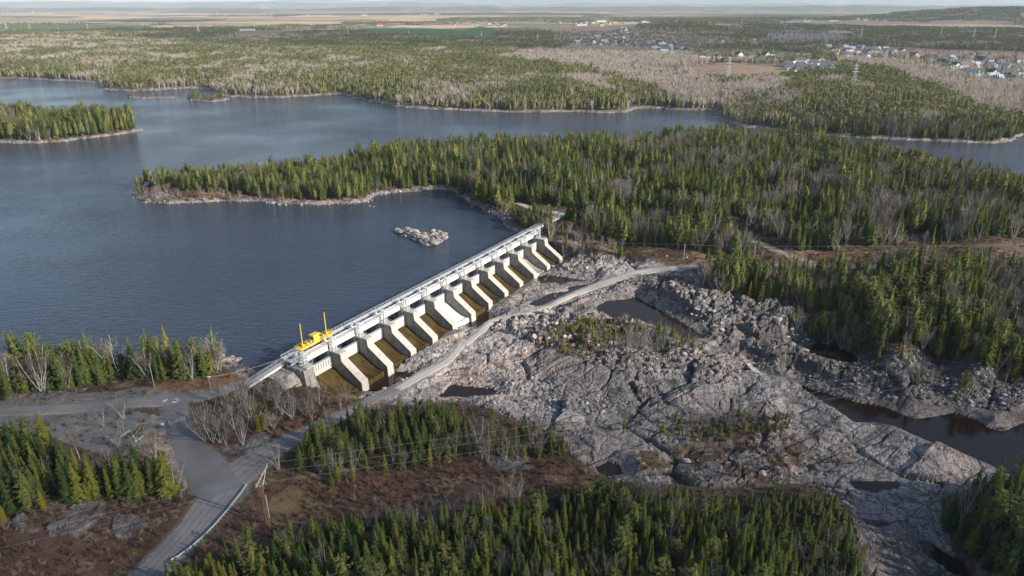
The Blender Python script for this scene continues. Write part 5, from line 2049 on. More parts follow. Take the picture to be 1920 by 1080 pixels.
# a few landmark trees, read off the photo: kind, base pixel, height
for kd, a, b, h_ in [("spruce", 600, 868, 10), ("spruce", 585, 862, 9), ("pine", 596, 845, 9.5), ("cedar", 485, 808, 6), ("cedar", 495, 806, 6.5), ("cedar", 478, 806, 5.5), ("cedar", 492, 800, 6), ("cedar", 441, 770, 6), ("cedar", 508, 728, 4.5), ("cedar", 511, 727, 4),
                     ("birch", 413, 830, 10), ("birch", 385, 828, 11.5), ("birch", 400, 831, 10), ("birch", 523, 880, 9), ("birch", 628, 890, 9.5), ("birch", 662, 880, 9), ("birch", 150, 862, 11), ("birch", 222, 838, 9), ("birch", 330, 925, 10), ("birch", 205, 880, 8), ("birch", 855, 858, 12), ("birch", 900, 852, 13.5), ("birch", 918, 851, 13), ("birch", 1008, 855, 9), ("birch", 965, 850, 8),
                     ("birch", 860, 1010, 0 + 8), ("birch", 905, 945, 9), ("birch", 950, 940, 9.5), ("birch", 973, 938, 8), ("birch", 890, 950, 7.5), ("birch", 790, 1015, 8.5), ("birch", 770, 1012, 9), ("birch", 915, 1000, 7), ("birch", 520, 765, 9), ("birch", 600, 760, 9), ("birch", 590, 775, 9.5), ("birch", 640, 768, 8), ("birch", 470, 770, 9),
                     ("spruce", 85, 830, 11), ("pine", 60, 848, 11.5), ("spruce", 110, 870, 11), ("spruce", 265, 925, 10), ("spruce", 18, 740, 14), ("pine", 370, 700, 13), ("spruce", 330, 702, 13), ("spruce", 310, 700, 12), ("birch", 1745, 725, 10), ("birch", 1735, 718, 9), ("birch", 1720, 708, 9.5), ("birch", 1515, 1075, 9), ("birch", 1570, 1075, 8), ("birch", 1150, 478, 9.5), ("cedar", 1062, 462, 8), ("cedar", 1056, 463, 7), ("pine", 1170, 808, 4.5), ("pine", 300, 360, 9), ("pine", 405, 360, 10), ("pine", 263, 368, 9)]:
    x, y, z = ground(a, b)
    trees.append((kd, x, y, z, float(h_), 1.1, {True: "landmark"}[True]))

where = {"near": "in the near dense stand", "mid": "between rocks and red shrubs", "left": "beside the gravel clearing",
         "bank": "on the near lake bank", "corner": "across the gully", "gorge": "above the gorge", "junction": "by the road junction",
         "clearing": "around the clearing", "strip": "in the brown strip", "valley": "along the red shrub valley", "rock": "on bare rock", "shore": "by the far end of the dam", "tip": "on the peninsula tip", "peninsula": "behind the dam",
         "upland": "in forest right of dam", "island": "on the lake island", "islets": "on an islet", "landmark": "standing apart"}
look = {"spruce": ("tall green spruce", "short green spruce"), "pine": ("tall olive pine", "bushy olive pine"), "cedar": ("slim yellow-green cedar", "stubby yellow cedar"), "birch": ("tall leafless birch", "low leafless birch")}
scalew = {"spruce": 1.0, "pine": 1.15, "cedar": 1.0, "birch": 1.15}
ORD = ["", "second", "third", "fourth", "fifth", "sixth", "seventh", "eighth", "ninth", "tenth", "eleventh", "twelfth", "thirteenth", "fourteenth", "fifteenth", "sixteenth", "seventeenth", "eighteenth", "nineteenth", "twentieth"]
COLS = ["far left", "left", "centre left", "centre right", "right", "far right"]


def uniquify(items):
    """items: [object, description, place, u, v]; one label each: look, row and column of its stand, then its turn from the left"""
    by = {}
    for it in items:
        by.setdefault(it[2], []).append(it)
    for place, L_ in by.items():
        us = np.array([i_[3] for i_ in L_])
        vs = np.array([i_[4] for i_ in L_])
        nc_ = 1 if len(L_) < 6 else min(6, max(2, len(L_) // 5))
        cn = {1: [""], 2: ["left", "right"], 3: ["left", "centre", "right"], 4: ["far left", "left", "right", "far right"], 5: ["far left", "left", "centre", "right", "far right"], 6: COLS}[nc_]
        ub = np.clip(((us - us.min()) / (np.ptp(us) + 1e-6) * nc_).astype(int), 0, nc_ - 1)
        nr_ = 3 if len(L_) > 30 else (2 if len(L_) > 12 else 1)
        rn = {1: [""], 2: ["rear", "front"], 3: ["rear", "middle", "front"]}[nr_]
        vb = np.clip(((vs - vs.min()) / (np.ptp(vs) + 1e-6) * nr_).astype(int), 0, nr_ - 1)
        bk = {}
        for it, a_, b_ in zip(L_, ub, vb):
            bk.setdefault((it[1], cn[a_], rn[b_]), []).append(it)
        for (desc, c_, r_), M in bk.items():
            M.sort(key=lambda i_: i_[3])
            for k, it in enumerate(M):
                tail = ", ".join(x_ for x_ in (r_, c_) if x_)
                lab = desc + " " + place + (", " + tail if tail else "")
                if len(M) > 1:
                    lab += ", " + (ORD[k] + " from left" if k else "leftmost") if k < 20 else ", rightmost"
                it[0]['label'] = lab


tree_items = []
rest = {k: [] for k in KINDS}
src = {k: {} for k in KINDS}
for kd in KINDS:
    arr, nm, cat = KINDS[kd]
    T = [t_ for t_ in trees if t_[0] == kd]
    A = np.array([[t_[1], t_[2], t_[3], t_[4]] for t_ in T])
    u_, v_ = proj(A[:, 0], A[:, 1], A[:, 2] + A[:, 3] * .6)
    dep = A[:, 1] * CT + (CAM_H - A[:, 2]) * ST
    size = A[:, 3] / dep
    vis = (u_ > 3) & (u_ < 1917) & (v_ > 3) & (v_ < 1072)
    order = np.argsort(-(size * vis))
    pick = set(order[:300].tolist())
    for i, t_ in enumerate(T):
        _, x, y, z, h_, ws, key = t_
        var = R.randrange(len(arr))
        if i in pick:
            sc_ = (h_ * ws * scalew[kd], h_ * ws * scalew[kd], h_)
            tallf = h_ > {"spruce": 7, "pine": 8, "cedar": 5, "birch": 8}[kd]
            if key == "landmark":
                lab = look[kd][0 if tallf else 1] + " " + where[key]
            else:
                lab = look[kd][0 if tallf else 1] + " " + where[key]
            grp = "%s %s trees %s" % ("taller" if tallf else "shorter", kd, where[key])
            rt = thing(nm, (x, y, z - .1), R.uniform(0, 6.28), lab, cat, grp, sc_)
            tree_items.append([rt, look[kd][0 if tallf else 1], where[key], u_[i], v_[i]])
            c_ = link_mesh("crown", arr[var][0], None, rt)
            t2 = link_mesh("trunk", arr[var][1], None, rt)
            if var not in src[kd]:
                src[kd][var] = (c_, t2)
        else:
            rest[kd].append((x, y, z - .1, h_, ws * scalew[kd], var))
uniquify(tree_items)
uniquify(house_items)
print("trees", {k: len(v) for k, v in rest.items()})


def instancer(name, pts, sources, label, cat):
    pts = np.array(pts)
    me = bpy.data.meshes.new(name)
    me.vertices.add(len(pts))
    me.vertices.foreach_set('co', pts[:, :3].astype(np.float32).ravel())
    a = me.attributes.new("scl", 'FLOAT_VECTOR', 'POINT')
    a.data.foreach_set('vector', np.stack([pts[:, 3] * pts[:, 4], pts[:, 3] * pts[:, 4], pts[:, 3]], 1).astype(np.float32).ravel())
    n = len(pts)
    rot = np.stack([(rng.random(n) - .5) * .08, (rng.random(n) - .5) * .08, rng.random(n) * 6.283], 1)
    a = me.attributes.new("rot", 'FLOAT_VECTOR', 'POINT')
    a.data.foreach_set('vector', rot.astype(np.float32).ravel())
    a = me.attributes.new("vari", 'INT', 'POINT')
    a.data.foreach_set('value', pts[:, 5].astype(np.int32))
    o = bpy.data.objects.new(name, me)
    C.objects.link(o)
    g = bpy.data.node_groups.new(name, 'GeometryNodeTree')
    g.interface.new_socket("Geometry", in_out='INPUT', socket_type='NodeSocketGeometry')
    g.interface.new_socket("Geometry", in_out='OUTPUT', socket_type='NodeSocketGeometry')
    gi = g.nodes.new("NodeGroupInput")
    go = g.nodes.new("NodeGroupOutput")
    J = g.nodes.new("GeometryNodeJoinGeometry")

    def attr(nm, ty):
        nd = g.nodes.new("GeometryNodeInputNamedAttribute")
        nd.data_type = ty
        nd.inputs['Name'].default_value = nm
        return nd.outputs[0]
    sc_, ro, va = attr("scl", 'FLOAT_VECTOR'), attr("rot", 'FLOAT_VECTOR'), attr("vari", 'INT')
    for k, objs in sources.items():
        jj = g.nodes.new("GeometryNodeJoinGeometry")
        for ob in objs:
            oi = g.nodes.new("GeometryNodeObjectInfo")
            oi.transform_space = 'ORIGINAL'
            oi.inputs['Object'].default_value = ob
            g.links.new(oi.outputs['Geometry'], jj.inputs[0])
        cmp_ = g.nodes.new("FunctionNodeCompare")
        cmp_.data_type = 'INT'
        cmp_.operation = 'EQUAL'
        g.links.new(va, cmp_.inputs[2])
        cmp_.inputs[3].default_value = k
        ip = g.nodes.new("GeometryNodeInstanceOnPoints")
        g.links.new(gi.outputs[0], ip.inputs['Points'])
        g.links.new(cmp_.outputs[0], ip.inputs['Selection'])
        g.links.new(jj.outputs[0], ip.inputs['Instance'])
        g.links.new(ro, ip.inputs['Rotation'])
        g.links.new(sc_, ip.inputs['Scale'])
        g.links.new(ip.outputs[0], J.inputs[0])
    g.links.new(J.outputs[0], go.inputs[0])
    md = o.modifiers.new("scatter", 'NODES')
    md.node_group = g
    return tag(o, label, cat, None, 'stuff')


instancer("spruce_forest", rest["spruce"], src["spruce"], "mass of dark green spruces filling the stands around the lake and dam", "spruce forest")
instancer("pine_forest", rest["pine"], src["pine"], "mass of olive pines mixed through the peninsula and bank forests", "pine forest")
instancer("cedar_thicket", rest["cedar"], src["cedar"], "mass of slim yellow-green cedars mixed among the spruces", "cedar thicket")
instancer("birch_wood", rest["birch"], src["birch"], "mass of leafless pale birches scattered through the stands", "birch wood")


# ------------------------------------------------------------------ far woods: one mesh of small whole trees
def replicate(tmplV, tmplF, x, y, z, sx, sz, rot, jit=.12, seed=1):
    n = len(x)
    V = np.array(tmplV)
    Fc = np.array(tmplF)
    c, s_ = np.cos(rot)[:, None], np.sin(rot)[:, None]
    rg = np.random.default_rng(seed)
    J = 1 + (rg.random((n, len(V))) - .5) * 2 * jit
    vx = V[None, :, 0] * J
    vy = V[None, :, 1] * J
    X = (vx * c - vy * s_) * sx[:, None] + x[:, None]
    Y = (vx * s_ + vy * c) * sx[:, None] + y[:, None]
    Z = V[None, :, 2] * sz[:, None] + z[:, None]
    VV = np.stack([X, Y, Z], -1).reshape(-1, 3)
    FF = (Fc[None] + (np.arange(n) * len(V))[:, None, None]).reshape(-1, Fc.shape[1])
    return VV, FF


def cone_t(tiers, sides, rad):
    V, Fc = [], []
    for t_ in range(tiers):
        f0 = .08 + .62 * t_ / tiers
        f1 = 1.0 if t_ == tiers - 1 else f0 + .5
        r_ = rad * (1 - .75 * t_ / tiers)
        b = len(V)
        V.append((0, 0, f1))
        for k in range(sides):
            a = 6.283 * k / sides + t_ * .5
            rr = r_ * (1.0 if k % 2 else .62)
            V.append((rr * math.cos(a), rr * math.sin(a), f0 + (.04 if k % 2 else .10)))
        for k in range(sides):
            Fc.append((b, b + 1 + k, b + 1 + (k + 1) % sides))
    return V, Fc


def blob_t(rad):
    V, Fc = [], []
    rg = random.Random(3)
    for k in range(13):
        th = rg.uniform(0, 6.28)
        rr = rg.uniform(.1, 1) * rad
        zc = rg.uniform(.35, .95)
        rr *= math.sin(math.pi * min(1, max(.15, (zc - .2) / .85))) ** .6
        p = Vector((math.cos(th) * rr, math.sin(th) * rr, zc))
        b = len(V)
        for q in range(3):
            V.append(tuple(p + Vector((rg.uniform(-1, 1) * rad * .5, rg.uniform(-1, 1) * rad * .5, rg.uniform(-.1, .12)))))
        Fc.append((b, b + 1, b + 2))
    b = len(V)
    V += [(-.02, 0, 0), (.02, 0, 0), (0, 0, .9)]
    Fc.append((b, b + 1, b + 2))
    return V, Fc


def bare_t(n=9):
    V, Fc = [], []
    rg = random.Random(8)
    for k in range(n):
        a = rg.uniform(0, 6.28)
        d = rg.uniform(.0, .16)
        x0, y0 = rg.uniform(-.05, .05), rg.uniform(-.05, .05)
        b = len(V)
        t_ = rg.uniform(0, 3.14)
        w = .016 if k else .03
        z0 = 0 if k < 3 else rg.uniform(.2, .5)
        V += [(x0 - w * math.cos(t_), y0 - w * math.sin(t_), z0), (x0 + w * math.cos(t_), y0 + w * math.sin(t_), z0), (x0 + math.cos(a) * d, y0 + math.sin(a) * d, rg.uniform(.75, 1.0))]
        Fc.append((b, b + 1, b + 2))
    return V, Fc


def tint_attr(me, n, per):
    a = me.attributes.new("tint", 'FLOAT', 'POINT')
    a.data.foreach_set('value', np.repeat(rng.random(n), per).astype(np.float32))


def far_scatter(y0, y1, sp0, seed):
    out = []
    y = y0
    rg = np.random.default_rng(seed)
    while y < y1:
        s_ = sp0 * (y / 900) ** .55
        hw = y * .82 + 40
        n = int(2 * hw / s_)
        x = -hw + (np.arange(n) + rg.random(n)) * s_
        out.append(np.stack([x, y + (rg.random(n) - .5) * s_ * 1.4], 1))
        y += s_
    return np.concatenate(out), rg


Pf, rg = far_scatter(700, 6500, 4.3, 77)
fx, fy = Pf[:, 0], Pf[:, 1]
fz = hgt(fx, fy)
u_, v_ = proj(fx, fy, fz)
d_ = field(dl, fx, fy)
okk = (d_ > 5 + 3 * rg.random(len(fx))) & (fy > 690)
land_main = sdf(far_land, fx, fy) > 3
okk &= land_main
nz1 = vnoise(fx / 90, fy / 90, 601)
nz2 = vnoise(fx / 35, fy / 35, 602)
mx_ = nz1 * .6 + nz2 * .4
nu = u_ + (nz1 - .5) * 60
nv = v_ + (nz2 - .5) * 5
# density and share of bare trees by district
bare = np.full(len(fx), .16) + np.clip((mx_ - .50) * 2.6, 0, .8)
pale_w = [[(990, 100), (1060, 92), (1180, 88), (1300, 100), (1340, 120), (1330, 150), (1340, 165), (1380, 180), (1345, 205), (1280, 200), (1220, 165), (1150, 150), (1080, 130), (1000, 122), (930, 115)],
          [(0, 72), (120, 70), (280, 76), (400, 80), (520, 68), (640, 66), (560, 80), (420, 88), (300, 92), (100, 100), (0, 108)],
          [(600, 112), (680, 112), (740, 122), (680, 128), (600, 124)], [(1040, 150), (1120, 150), (1180, 200), (1100, 170)],
          [(1660, 110), (1920, 128), (1920, 190), (1800, 180), (1700, 160)], [(1540, 110), (1700, 112), (1700, 140), (1600, 130)],
          [(1300, 170), (1400, 165), (1500, 150), (1480, 172), (1380, 200), (1345, 205)], [(1740, 170), (1920, 190), (1920, 225), (1820, 210)]]
for P in pale_w:
    bare = np.where(inside(P, nu, nv), .97 if P[0][0] > 900 else np.clip(.25 + (nz2 - .35) * 3, .2, .95), bare)
tan_w = [(1020, 27), (1100, 22), (1300, 24), (1500, 30), (1400, 34), (1200, 34), (960, 34)]
keep = rg.random(len(fx)) < .93
openp = [[(0, 28), (640, 28), (640, 50), (300, 46), (0, 45)], [(670, 52), (760, 52), (870, 57), (900, 50), (930, 55), (930, 75), (800, 71), (740, 69), (700, 68)], [(0, 45), (130, 46), (260, 48), (240, 56), (120, 60), (0, 58)],
         [(430, 75), (450, 60), (640, 52), (560, 62), (500, 72)], [(200, 69), (262, 66), (272, 73), (215, 76)],
         [(1290, 125), (1340, 116), (1460, 120), (1520, 142), (1440, 152), (1380, 158), (1300, 150)], [(1460, 118), (1570, 116), (1570, 138), (1470, 140)],
         [(1310, 108), (1470, 107), (1470, 114), (1310, 115)], [(1440, 40), (1620, 37), (1960, 46), (1960, 57), (1700, 52), (1480, 48)],
         [(1600, 85), (1960, 98), (1960, 110), (1700, 102), (1560, 94)], [(1440, 62), (1600, 62), (1600, 84), (1440, 84)], [(1400, 90), (1540, 102), (1660, 110), (1650, 116), (1520, 110), (1400, 96)]]
for P in openp:
    keep &= ~inside(P, u_, v_)
town_p = inside([(1030, 50), (1290, 55), (1320, 100), (1200, 96), (1040, 88)], u_, v_) | inside([(1540, 84), (1960, 104), (1960, 156), (1860, 160), (1720, 124), (1560, 108)], u_, v_) | inside([(1300, 70), (1440, 76), (1430, 88), (1300, 88)], u_, v_)
keep &= ~(town_p & (rg.random(len(fx)) > .22))
bare = np.where(town_p, .6, bare)
farmz = (v_ < 62)
keep &= ~(farmz & ~field(forestfar, fx, fy))
bare = np.where(inside(tan_w, nu, nv), .8, bare)
# keep houses clear
if placed:
    pl = np.array(placed)
    cell = {}
    for a, b in pl:
        for i_ in (-1, 0, 1):
            for j_ in (-1, 0, 1):
                cell[(int(a // 9) + i_, int(b // 9) + j_)] = 1
    hit = np.array([(int(a // 9), int(b // 9)) in cell for a, b in zip(fx, fy)])
    keep &= ~hit
m = okk & keep
fx, fy, fz, bare, nz1, nz2 = fx[m], fy[m], fz[m], bare[m], nz1[m], nz2[m]
isb = rg.random(len(fx)) < bare
pine_share = vnoise(fx / 120, fy / 60, 610)
isp = ~isb & (rg.random(len(fx)) < .25 + .5 * (pine_share > .5))
iss = ~isb & ~isp
grow_ = (np.maximum(fy, 900) / 900) ** .5
print("far trees", len(fx), isb.sum(), isp.sum())
for nm, msk, (tv, tf), mat, sx_, hz, lab in (("distant_conifer_wood", iss, cone_t(3, 6, .19), "far_needles", 1.0, (9, 15), "far green conifer forest beyond the lake"),
                                            ("distant_pine_wood", isp, blob_t(.22), "far_needles", 1.1, (10, 17), "far rounded pine crowns in the forest beyond the lake"),
                                            ("distant_bare_wood", isb, bare_t(14), "far_twigs", 1.7, (9, 14), "far pale leafless wood beyond the lake and around the town")):
    n = int(msk.sum())
    hh = (hz[0] + (hz[1] - hz[0]) * rg.random(n)) * (.8 + .4 * nz2[msk])
    V, Fq = replicate(tv, tf, fx[msk], fy[msk], fz[msk] - .3, hh * sx_ * grow_[msk], hh, rg.random(n) * 6.28, .2, 5)
    me = np_mesh(nm, V, Fq)
    tint_attr(me, n, len(tv))
    tag(link_mesh(nm, me, mat), lab, "forest", None, 'stuff')
# small far-shore islets and near bushes -------------------------------------------------
def sliver_bush(seed, n=16, fan=.8):
    rg = random.Random(seed)
    V, Fc = [], []
    for k in range(n):
        a = rg.uniform(0, 6.28)
        d = rg.uniform(.1, fan)
        t_ = rg.uniform(0, 3.14)
        w = .035
        b = len(V)
        x0, y0 = rg.uniform(-.2, .2), rg.uniform(-.2, .2)
        V += [(x0 - w * math.cos(t_), y0 - w * math.sin(t_), -.05), (x0 + w * math.cos(t_), y0 + w * math.sin(t_), -.05), (x0 + math.cos(a) * d, y0 + math.sin(a) * d, rg.uniform(.55, 1.0))]
        Fc.append((b, b + 1, b + 2))
    return V, Fc


def clump_bush(seed, n=22):
    rg = random.Random(seed)
    V, Fc = [], []
    for k in range(n):
        p = Vector((rg.gauss(0, .35), rg.gauss(0, .35), rg.uniform(.05, .75)))
        b = len(V)
        for q in range(3):
            V.append(tuple(p + Vector((rg.uniform(-.3, .3), rg.uniform(-.3, .3), rg.uniform(-.22, .25)))))
        Fc.append((b, b + 1, b + 2))
    return V, Fc


bx_, by_, rg = scatter(np.array([(-330, 60), (560, 60), (560, 470), (-330, 470)]), 1.25, 1200, 1.0)
u_, v_ = proj(bx_, by_, hgt(bx_, by_))
m = (u_ > -60) & (u_ < 1980) & (v_ < 1130) & (field(dl, bx_, by_) > 1.2) & (field(ROADM, bx_, by_) < .1)
bx_, by_, u_, v_ = bx_[m], by_[m], u_[m], v_[m]
nzb = vnoise(bx_ / 7, by_ / 7, 700)
redm = np.zeros(len(bx_), bool)
for P in red + [[(255, 372), (300, 345), (420, 352), (640, 372), (640, 383), (270, 381)], [(1290, 470), (1920, 485), (1920, 512), (1290, 510)], [(1040, 420), (1080, 405), (1150, 440), (1160, 470), (1060, 470)]]:
    redm |= inside(P, u_, v_)
rockp = inside(rock_poly, u_, v_)
veg = np.zeros(len(bx_), bool)
for P in veg_on_rock:
    veg |= inside(P, u_, v_)
outm = field(OUTC, bx_, by_)
pr_ = np.where(redm, .85, np.where(rockp, np.where(veg, .30, .015), .42)) * (nzb > .25) * ~outm
pr_ = np.where(inside([(0, 730), (470, 700), (470, 740), (350, 860), (200, 850), (0, 810)], u_, v_), pr_ * .25, pr_)
sel = rg.random(len(bx_)) < pr_
sx, sy = bx_[sel], by_[sel]
for nm, tv, tf, lo, hi_, part in (("brush", *sliver_bush(1, 20, .7), .7, 2.3, 0), ("brush", *sliver_bush(2, 26, .6), .5, 1.5, 1)):
    m = (np.arange(len(sx)) % 2) == part
    n = int(m.sum())
    hh = lo + (hi_ - lo) * rg.random(n)
    V, Fq = replicate(tv, tf, sx[m], sy[m], hgt(sx[m], sy[m]), hh * 1.0, hh, rg.random(n) * 6.28, .2, 6 + part)
    me = np_mesh(nm, V, Fq)
    tint_attr(me, n, len(tv))
    tag(link_mesh(nm, me, "shrub_twigs"), ["low leafless red-brown shrubs covering the cleared ground", "finer red-brown twigs filling the gaps of the shrub cover"][part], "shrubs", None, 'stuff')
sel = rg.random(len(bx_)) < np.where(rockp, np.where(veg, .16, .006), .035) * ~outm
sx, sy = bx_[sel], by_[sel]
n = len(sx)
hh = .5 + 1.2 * rg.random(n) ** 2
tv, tf = clump_bush(3)
V, Fq = replicate(tv, tf, sx, sy, hgt(sx, sy) - .05, hh, hh, rg.random(n) * 6.28, .25, 9)
me = np_mesh("green_scrub", V, Fq)
tint_attr(me, n, len(tv))
tag(link_mesh("green_scrub", me, "moss_shrub"), "low yellow-green juniper and moss tufts dotted over the rocks", "scrub", None, 'stuff')

# ------------------------------------------------------------------ boulders
import bmesh


def rock_mesh(seed, sub=1):
    bm = bmesh.new()
    bmesh.ops.create_icosphere(bm, subdivisions=sub, radius=1)
    rg = random.Random(seed)
    for c in range(7):      # plane cuts make flat faces
        d = Vector((rg.gauss(0, 1), rg.gauss(0, 1), rg.gauss(0, 1))).normalized()
        k = rg.uniform(.55, .85)
        for v in bm.verts:
            q = v.co.dot(d)
            if q > k:
                v.co -= d * (q - k)
    sx_, sy_, sz_ = rg.uniform(.8, 1.3), rg.uniform(.7, 1.0), rg.uniform(.55, .8)
    for v in bm.verts:
        v.co.x *= sx_
        v.co.y *= sy_
        v.co.z *= sz_
    me = bpy.data.meshes.new("boulder")
    bm.to_mesh(me)
    bm.free()
    me.materials.append(MATS["boulder_rock"])
    return me


RM = [rock_mesh(200 + k, 2) for k in range(6)]
rubble = [  # polygon, spacing, size lo, hi, description
    ([(860, 720), (930, 690), (1010, 700), (1090, 740), (1190, 760), (1160, 780), (1080, 770), (960, 770), (880, 745)], 1.35, .3, .95, "in pale rubble field"),
    ([(960, 590), (1060, 580), (1080, 600), (1060, 650), (1010, 640), (965, 625)], 1.9, .6, 1.7, "in dark heap below causeway"),
    ([(1200, 500), (1300, 540), (1420, 600), (1560, 650), (1480, 680), (1400, 650), (1300, 600), (1220, 560)], 2.6, .4, 1.6, "on ridge right of pool"),
    ([(1480, 690), (1600, 680), (1760, 690), (1920, 730), (1920, 770), (1820, 770), (1700, 745), (1600, 750), (1540, 730)], 1.5, .3, 1.15, "in scree above river"),
    ([(690, 735), (760, 700), (830, 650), (900, 620), (960, 590), (900, 640), (860, 680), (800, 710), (740, 740)], 2.2, .3, 1.1, "at dam foot"),
    ([(1030, 470), (1110, 475), (1190, 485), (1180, 505), (1100, 515), (1030, 515)], 2.4, .4, 1.5, "below dam's far end"),
    ([(1090, 640), (1250, 650), (1400, 700), (1380, 730), (1230, 700), (1100, 680)], 2.2, .4, 1.3, "on middle cliff line"),
    ([(1640, 905), (1780, 900), (1760, 955), (1640, 960)], 1.6, .25, .8, "in river bend shingle"),
    ([(1180, 830), (1560, 840), (1560, 900), (1200, 900)], 4.5, .4, 1.4, "in scrub"),
    ([(1080, 552), (1140, 535), (1190, 515), (1240, 510), (1180, 545), (1130, 570)], 2.4, .4, 1.1, "along pale causeway"),
    ([(735, 431), (745, 430), (800, 437), (838, 436), (838, 448), (816, 459), (790, 456), (750, 440)], 1.5, .6, 2.2, "on the lake rock islet"),
]
allr = []
for k, (poly, sp_, lo, hi_, wh) in enumerate(rubble):
    W = upoly(poly, 0.2) if "islet" in wh else np.array([ground(a, b)[:2] for a, b in poly])
    x, y, rg = scatter(W, sp_, 1300 + k, 1.0)
    m = inside(W, x, y) & (field(ROADM, x, y) < .15)
    x, y = x[m], y[m]
    if "islet" not in wh:
        m = vnoise(x / 8, y / 8, 810) > .15
        x, y = x[m], y[m]
    s_ = lo + (hi_ - lo) * rg.random(len(x)) ** 2.2
    z = hgt(x, y)
    for a in range(len(x)):
        zz = z[a]
        if "islet" in wh:
            zz = max(zz, -.2) + s_[a] * .25
        elif zz < -16.05:
            continue
        allr.append((x[a], y[a], zz + s_[a] * .12, s_[a], wh))
# shoreline stones round the lake
sh = []
for P in (front_pen, [(692, 385), (700, 387), (708, 386), (712, 387)], near_shore[3:-2]):
    W = upoly(P, 0)
    for a, b in zip(W[:-1], W[1:]):
        L_ = np.hypot(*(b - a))
        for k in range(int(L_ / 1.7)):
            p = a + (b - a) * R.random() + np.array([R.gauss(0, 1.3), R.gauss(0, 1.3)])
            s_ = .3 + 1.0 * R.random() ** 2
            allr.append((p[0], p[1], max(-.1, float(hgt(*p))) + s_ * .1, s_, "on lake shore"))
A = np.array([r_[:4] for r_ in allr])
u_, v_ = proj(A[:, 0], A[:, 1], A[:, 2])
dep = A[:, 1] * CT + (CAM_H - A[:, 2]) * ST
vis = (u_ > 0) & (u_ < 1920) & (v_ < 1080)
order = np.argsort(-(A[:, 3] / dep * vis))
pick = set(order[:300].tolist())
bould_items = []
rs = [[] for _ in range(6)]
for i, r_ in enumerate(allr):
    x, y, z, s_, wh = r_
    k = R.randrange(6)
    if i in pick:
        o = link_mesh("boulder", RM[k], None, None, (x, y, z))
        o.scale = (s_, s_, s_)
        o.rotation_euler = (R.uniform(-.4, .4), R.uniform(-.4, .4), R.uniform(0, 6.28))
        bould_items.append([o, "big grey boulder" if s_ > 1.2 else "grey boulder", wh, u_[i], v_[i]])
        tag(o, ("big angular grey boulder " if s_ > 1.2 else "medium angular grey boulder ") + wh, "boulder", ("big" if s_ > 1.2 else "medium") + " boulders " + wh)
    else:
        rs[k].append((x, y, z, s_))
uniquify(bould_items)
VV, FF, nt = [], [], 0
tt = []
for k in range(6):
    m0 = rock_mesh(300 + k, 1)
    tv = np.array([v.co[:] for v in m0.vertices])
    tf = np.array([p.vertices[:] for p in m0.polygons])
    a = np.array(rs[k])
    V, Fq = replicate(tv, tf, a[:, 0], a[:, 1], a[:, 2], a[:, 3], a[:, 3], rng.random(len(a)) * 6.28, .08, 30 + k)
    VV.append(V)
    FF.append(Fq + nt)
    nt += len(V)
    tt.append(np.repeat(rng.random(len(a)), len(tv)))
me = np_mesh("rubble", np.concatenate(VV), np.concatenate(FF))
a = me.attributes.new("tint", 'FLOAT', 'POINT')
a.data.foreach_set('value', np.concatenate(tt).astype(np.float32))
tag(link_mesh("rubble", me, "boulder_rock"), "loose grey stones and rubble strewn between the outcrops", "rubble", None, 'stuff')

# white water below the two open bays and the small cascade in the gorge
for (pts, lab) in [([(1398, 680), (1406, 682), (1418, 692), (1430, 702), (1424, 704), (1410, 695)], "foam"), ]:
    W = [ground(a, b) for a, b in pts]
    me = bpy.data.meshes.new("cascade")
    me.from_pydata([(p[0], p[1], p[2] + .12) for p in W], [], [tuple(range(len(W)))])
    tag(link_mesh("cascade", me, "foam_water"), "thin white cascade running down the cleft in the rocks", "waterfall", None, 'stuff')

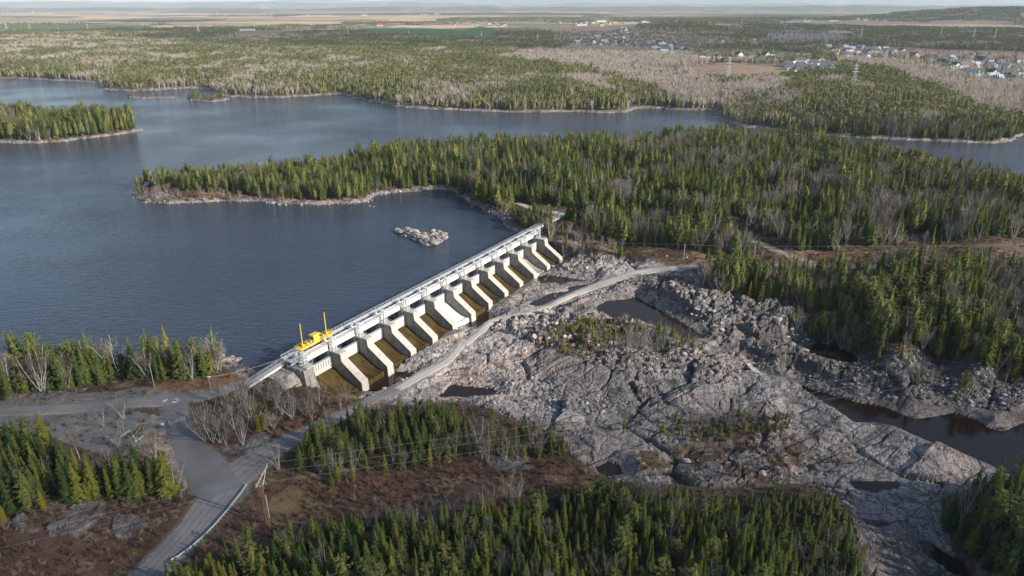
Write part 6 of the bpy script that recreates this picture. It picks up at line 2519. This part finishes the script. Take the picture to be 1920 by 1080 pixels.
# ------------------------------------------------------------------ the air
HAZE = 0.000036
m = MB()
m.box(-70000, 70000, -2000, 70000, -40, 700)
t = NT("haze_air")
pv = t.n("VolumePrincipled", {'Density Attribute': '', 'Color': (.80, .90, 1.0, 1), 'Density': HAZE, 'Anisotropy': 0.0})
t.t.links.new(pv.outputs[0], t.out.inputs['Volume'])
tag(m.obj("haze", "haze_air"), "thin pale blue haze over the plain", "haze", None, 'stuff')

# ------------------------------------------------------------------ thin clouds, high above and outside the haze
t = NT("cloud_vapour")
lw = t.n("LayerWeight", {0: .5})
fc_ = t.math('SUBTRACT', 1.0, lw.outputs['Facing'])
nz = t.noise(t.coord((.004, .004, .004)), 1.0, 4, .6)
op = t.math('MULTIPLY', t.math('MULTIPLY', t.math('POWER', fc_, .6), t.ramp(nz, [(.3, grey(.7)), (.65, grey(1.1))])), .58, True)
df = t.n("BsdfDiffuse", {'Color': (.9, .9, .9, 1)})
tl = t.n("BsdfTranslucent", {'Color': (.9, .9, .9, 1)})
m1 = t.n("MixShader", {0: .5, 1: df.outputs[0], 2: tl.outputs[0]})
tp = t.n("BsdfTransparent")
m2 = t.n("MixShader", {0: op, 1: tp.outputs[0], 2: m1.outputs[0]})
t.t.links.new(m2.outputs[0], t.out.inputs[0])
for (gx_, gy_, alt, ra, rb, rc_) in [(60, 10, 1500, 520, 215, 60), (900, 2750, 1700, 2300, 1000, 160), (2600, 5200, 1900, 1800, 900, 160), (-1500, 3300, 1800, 700, 260, 80), (1300, 9500, 2600, 4500, 1300, 200)]:
    bm = bmesh.new()
    bmesh.ops.create_icosphere(bm, subdivisions=5, radius=1)
    off = alt / math.tan(SUN_EL)
    for v in bm.verts:
        n_ = float(fbm(np.array([v.co.x * 3 + gx_]), np.array([v.co.y * 3 + v.co.z]), 1.0, 3, 5)) * .35 + 1
        v.co = Vector((v.co.x * ra * n_, v.co.y * rb * n_, v.co.z * rc_))
    me = bpy.data.meshes.new("cloud")
    bm.to_mesh(me)
    bm.free()
    me.polygons.foreach_set('use_smooth', [True] * len(me.polygons))
    o = link_mesh("cloud", me, "cloud_vapour", None, (gx_ + off * math.cos(SUN_AZ), gy_ + off * math.sin(SUN_AZ), alt))
    tag(o, kind='structure')
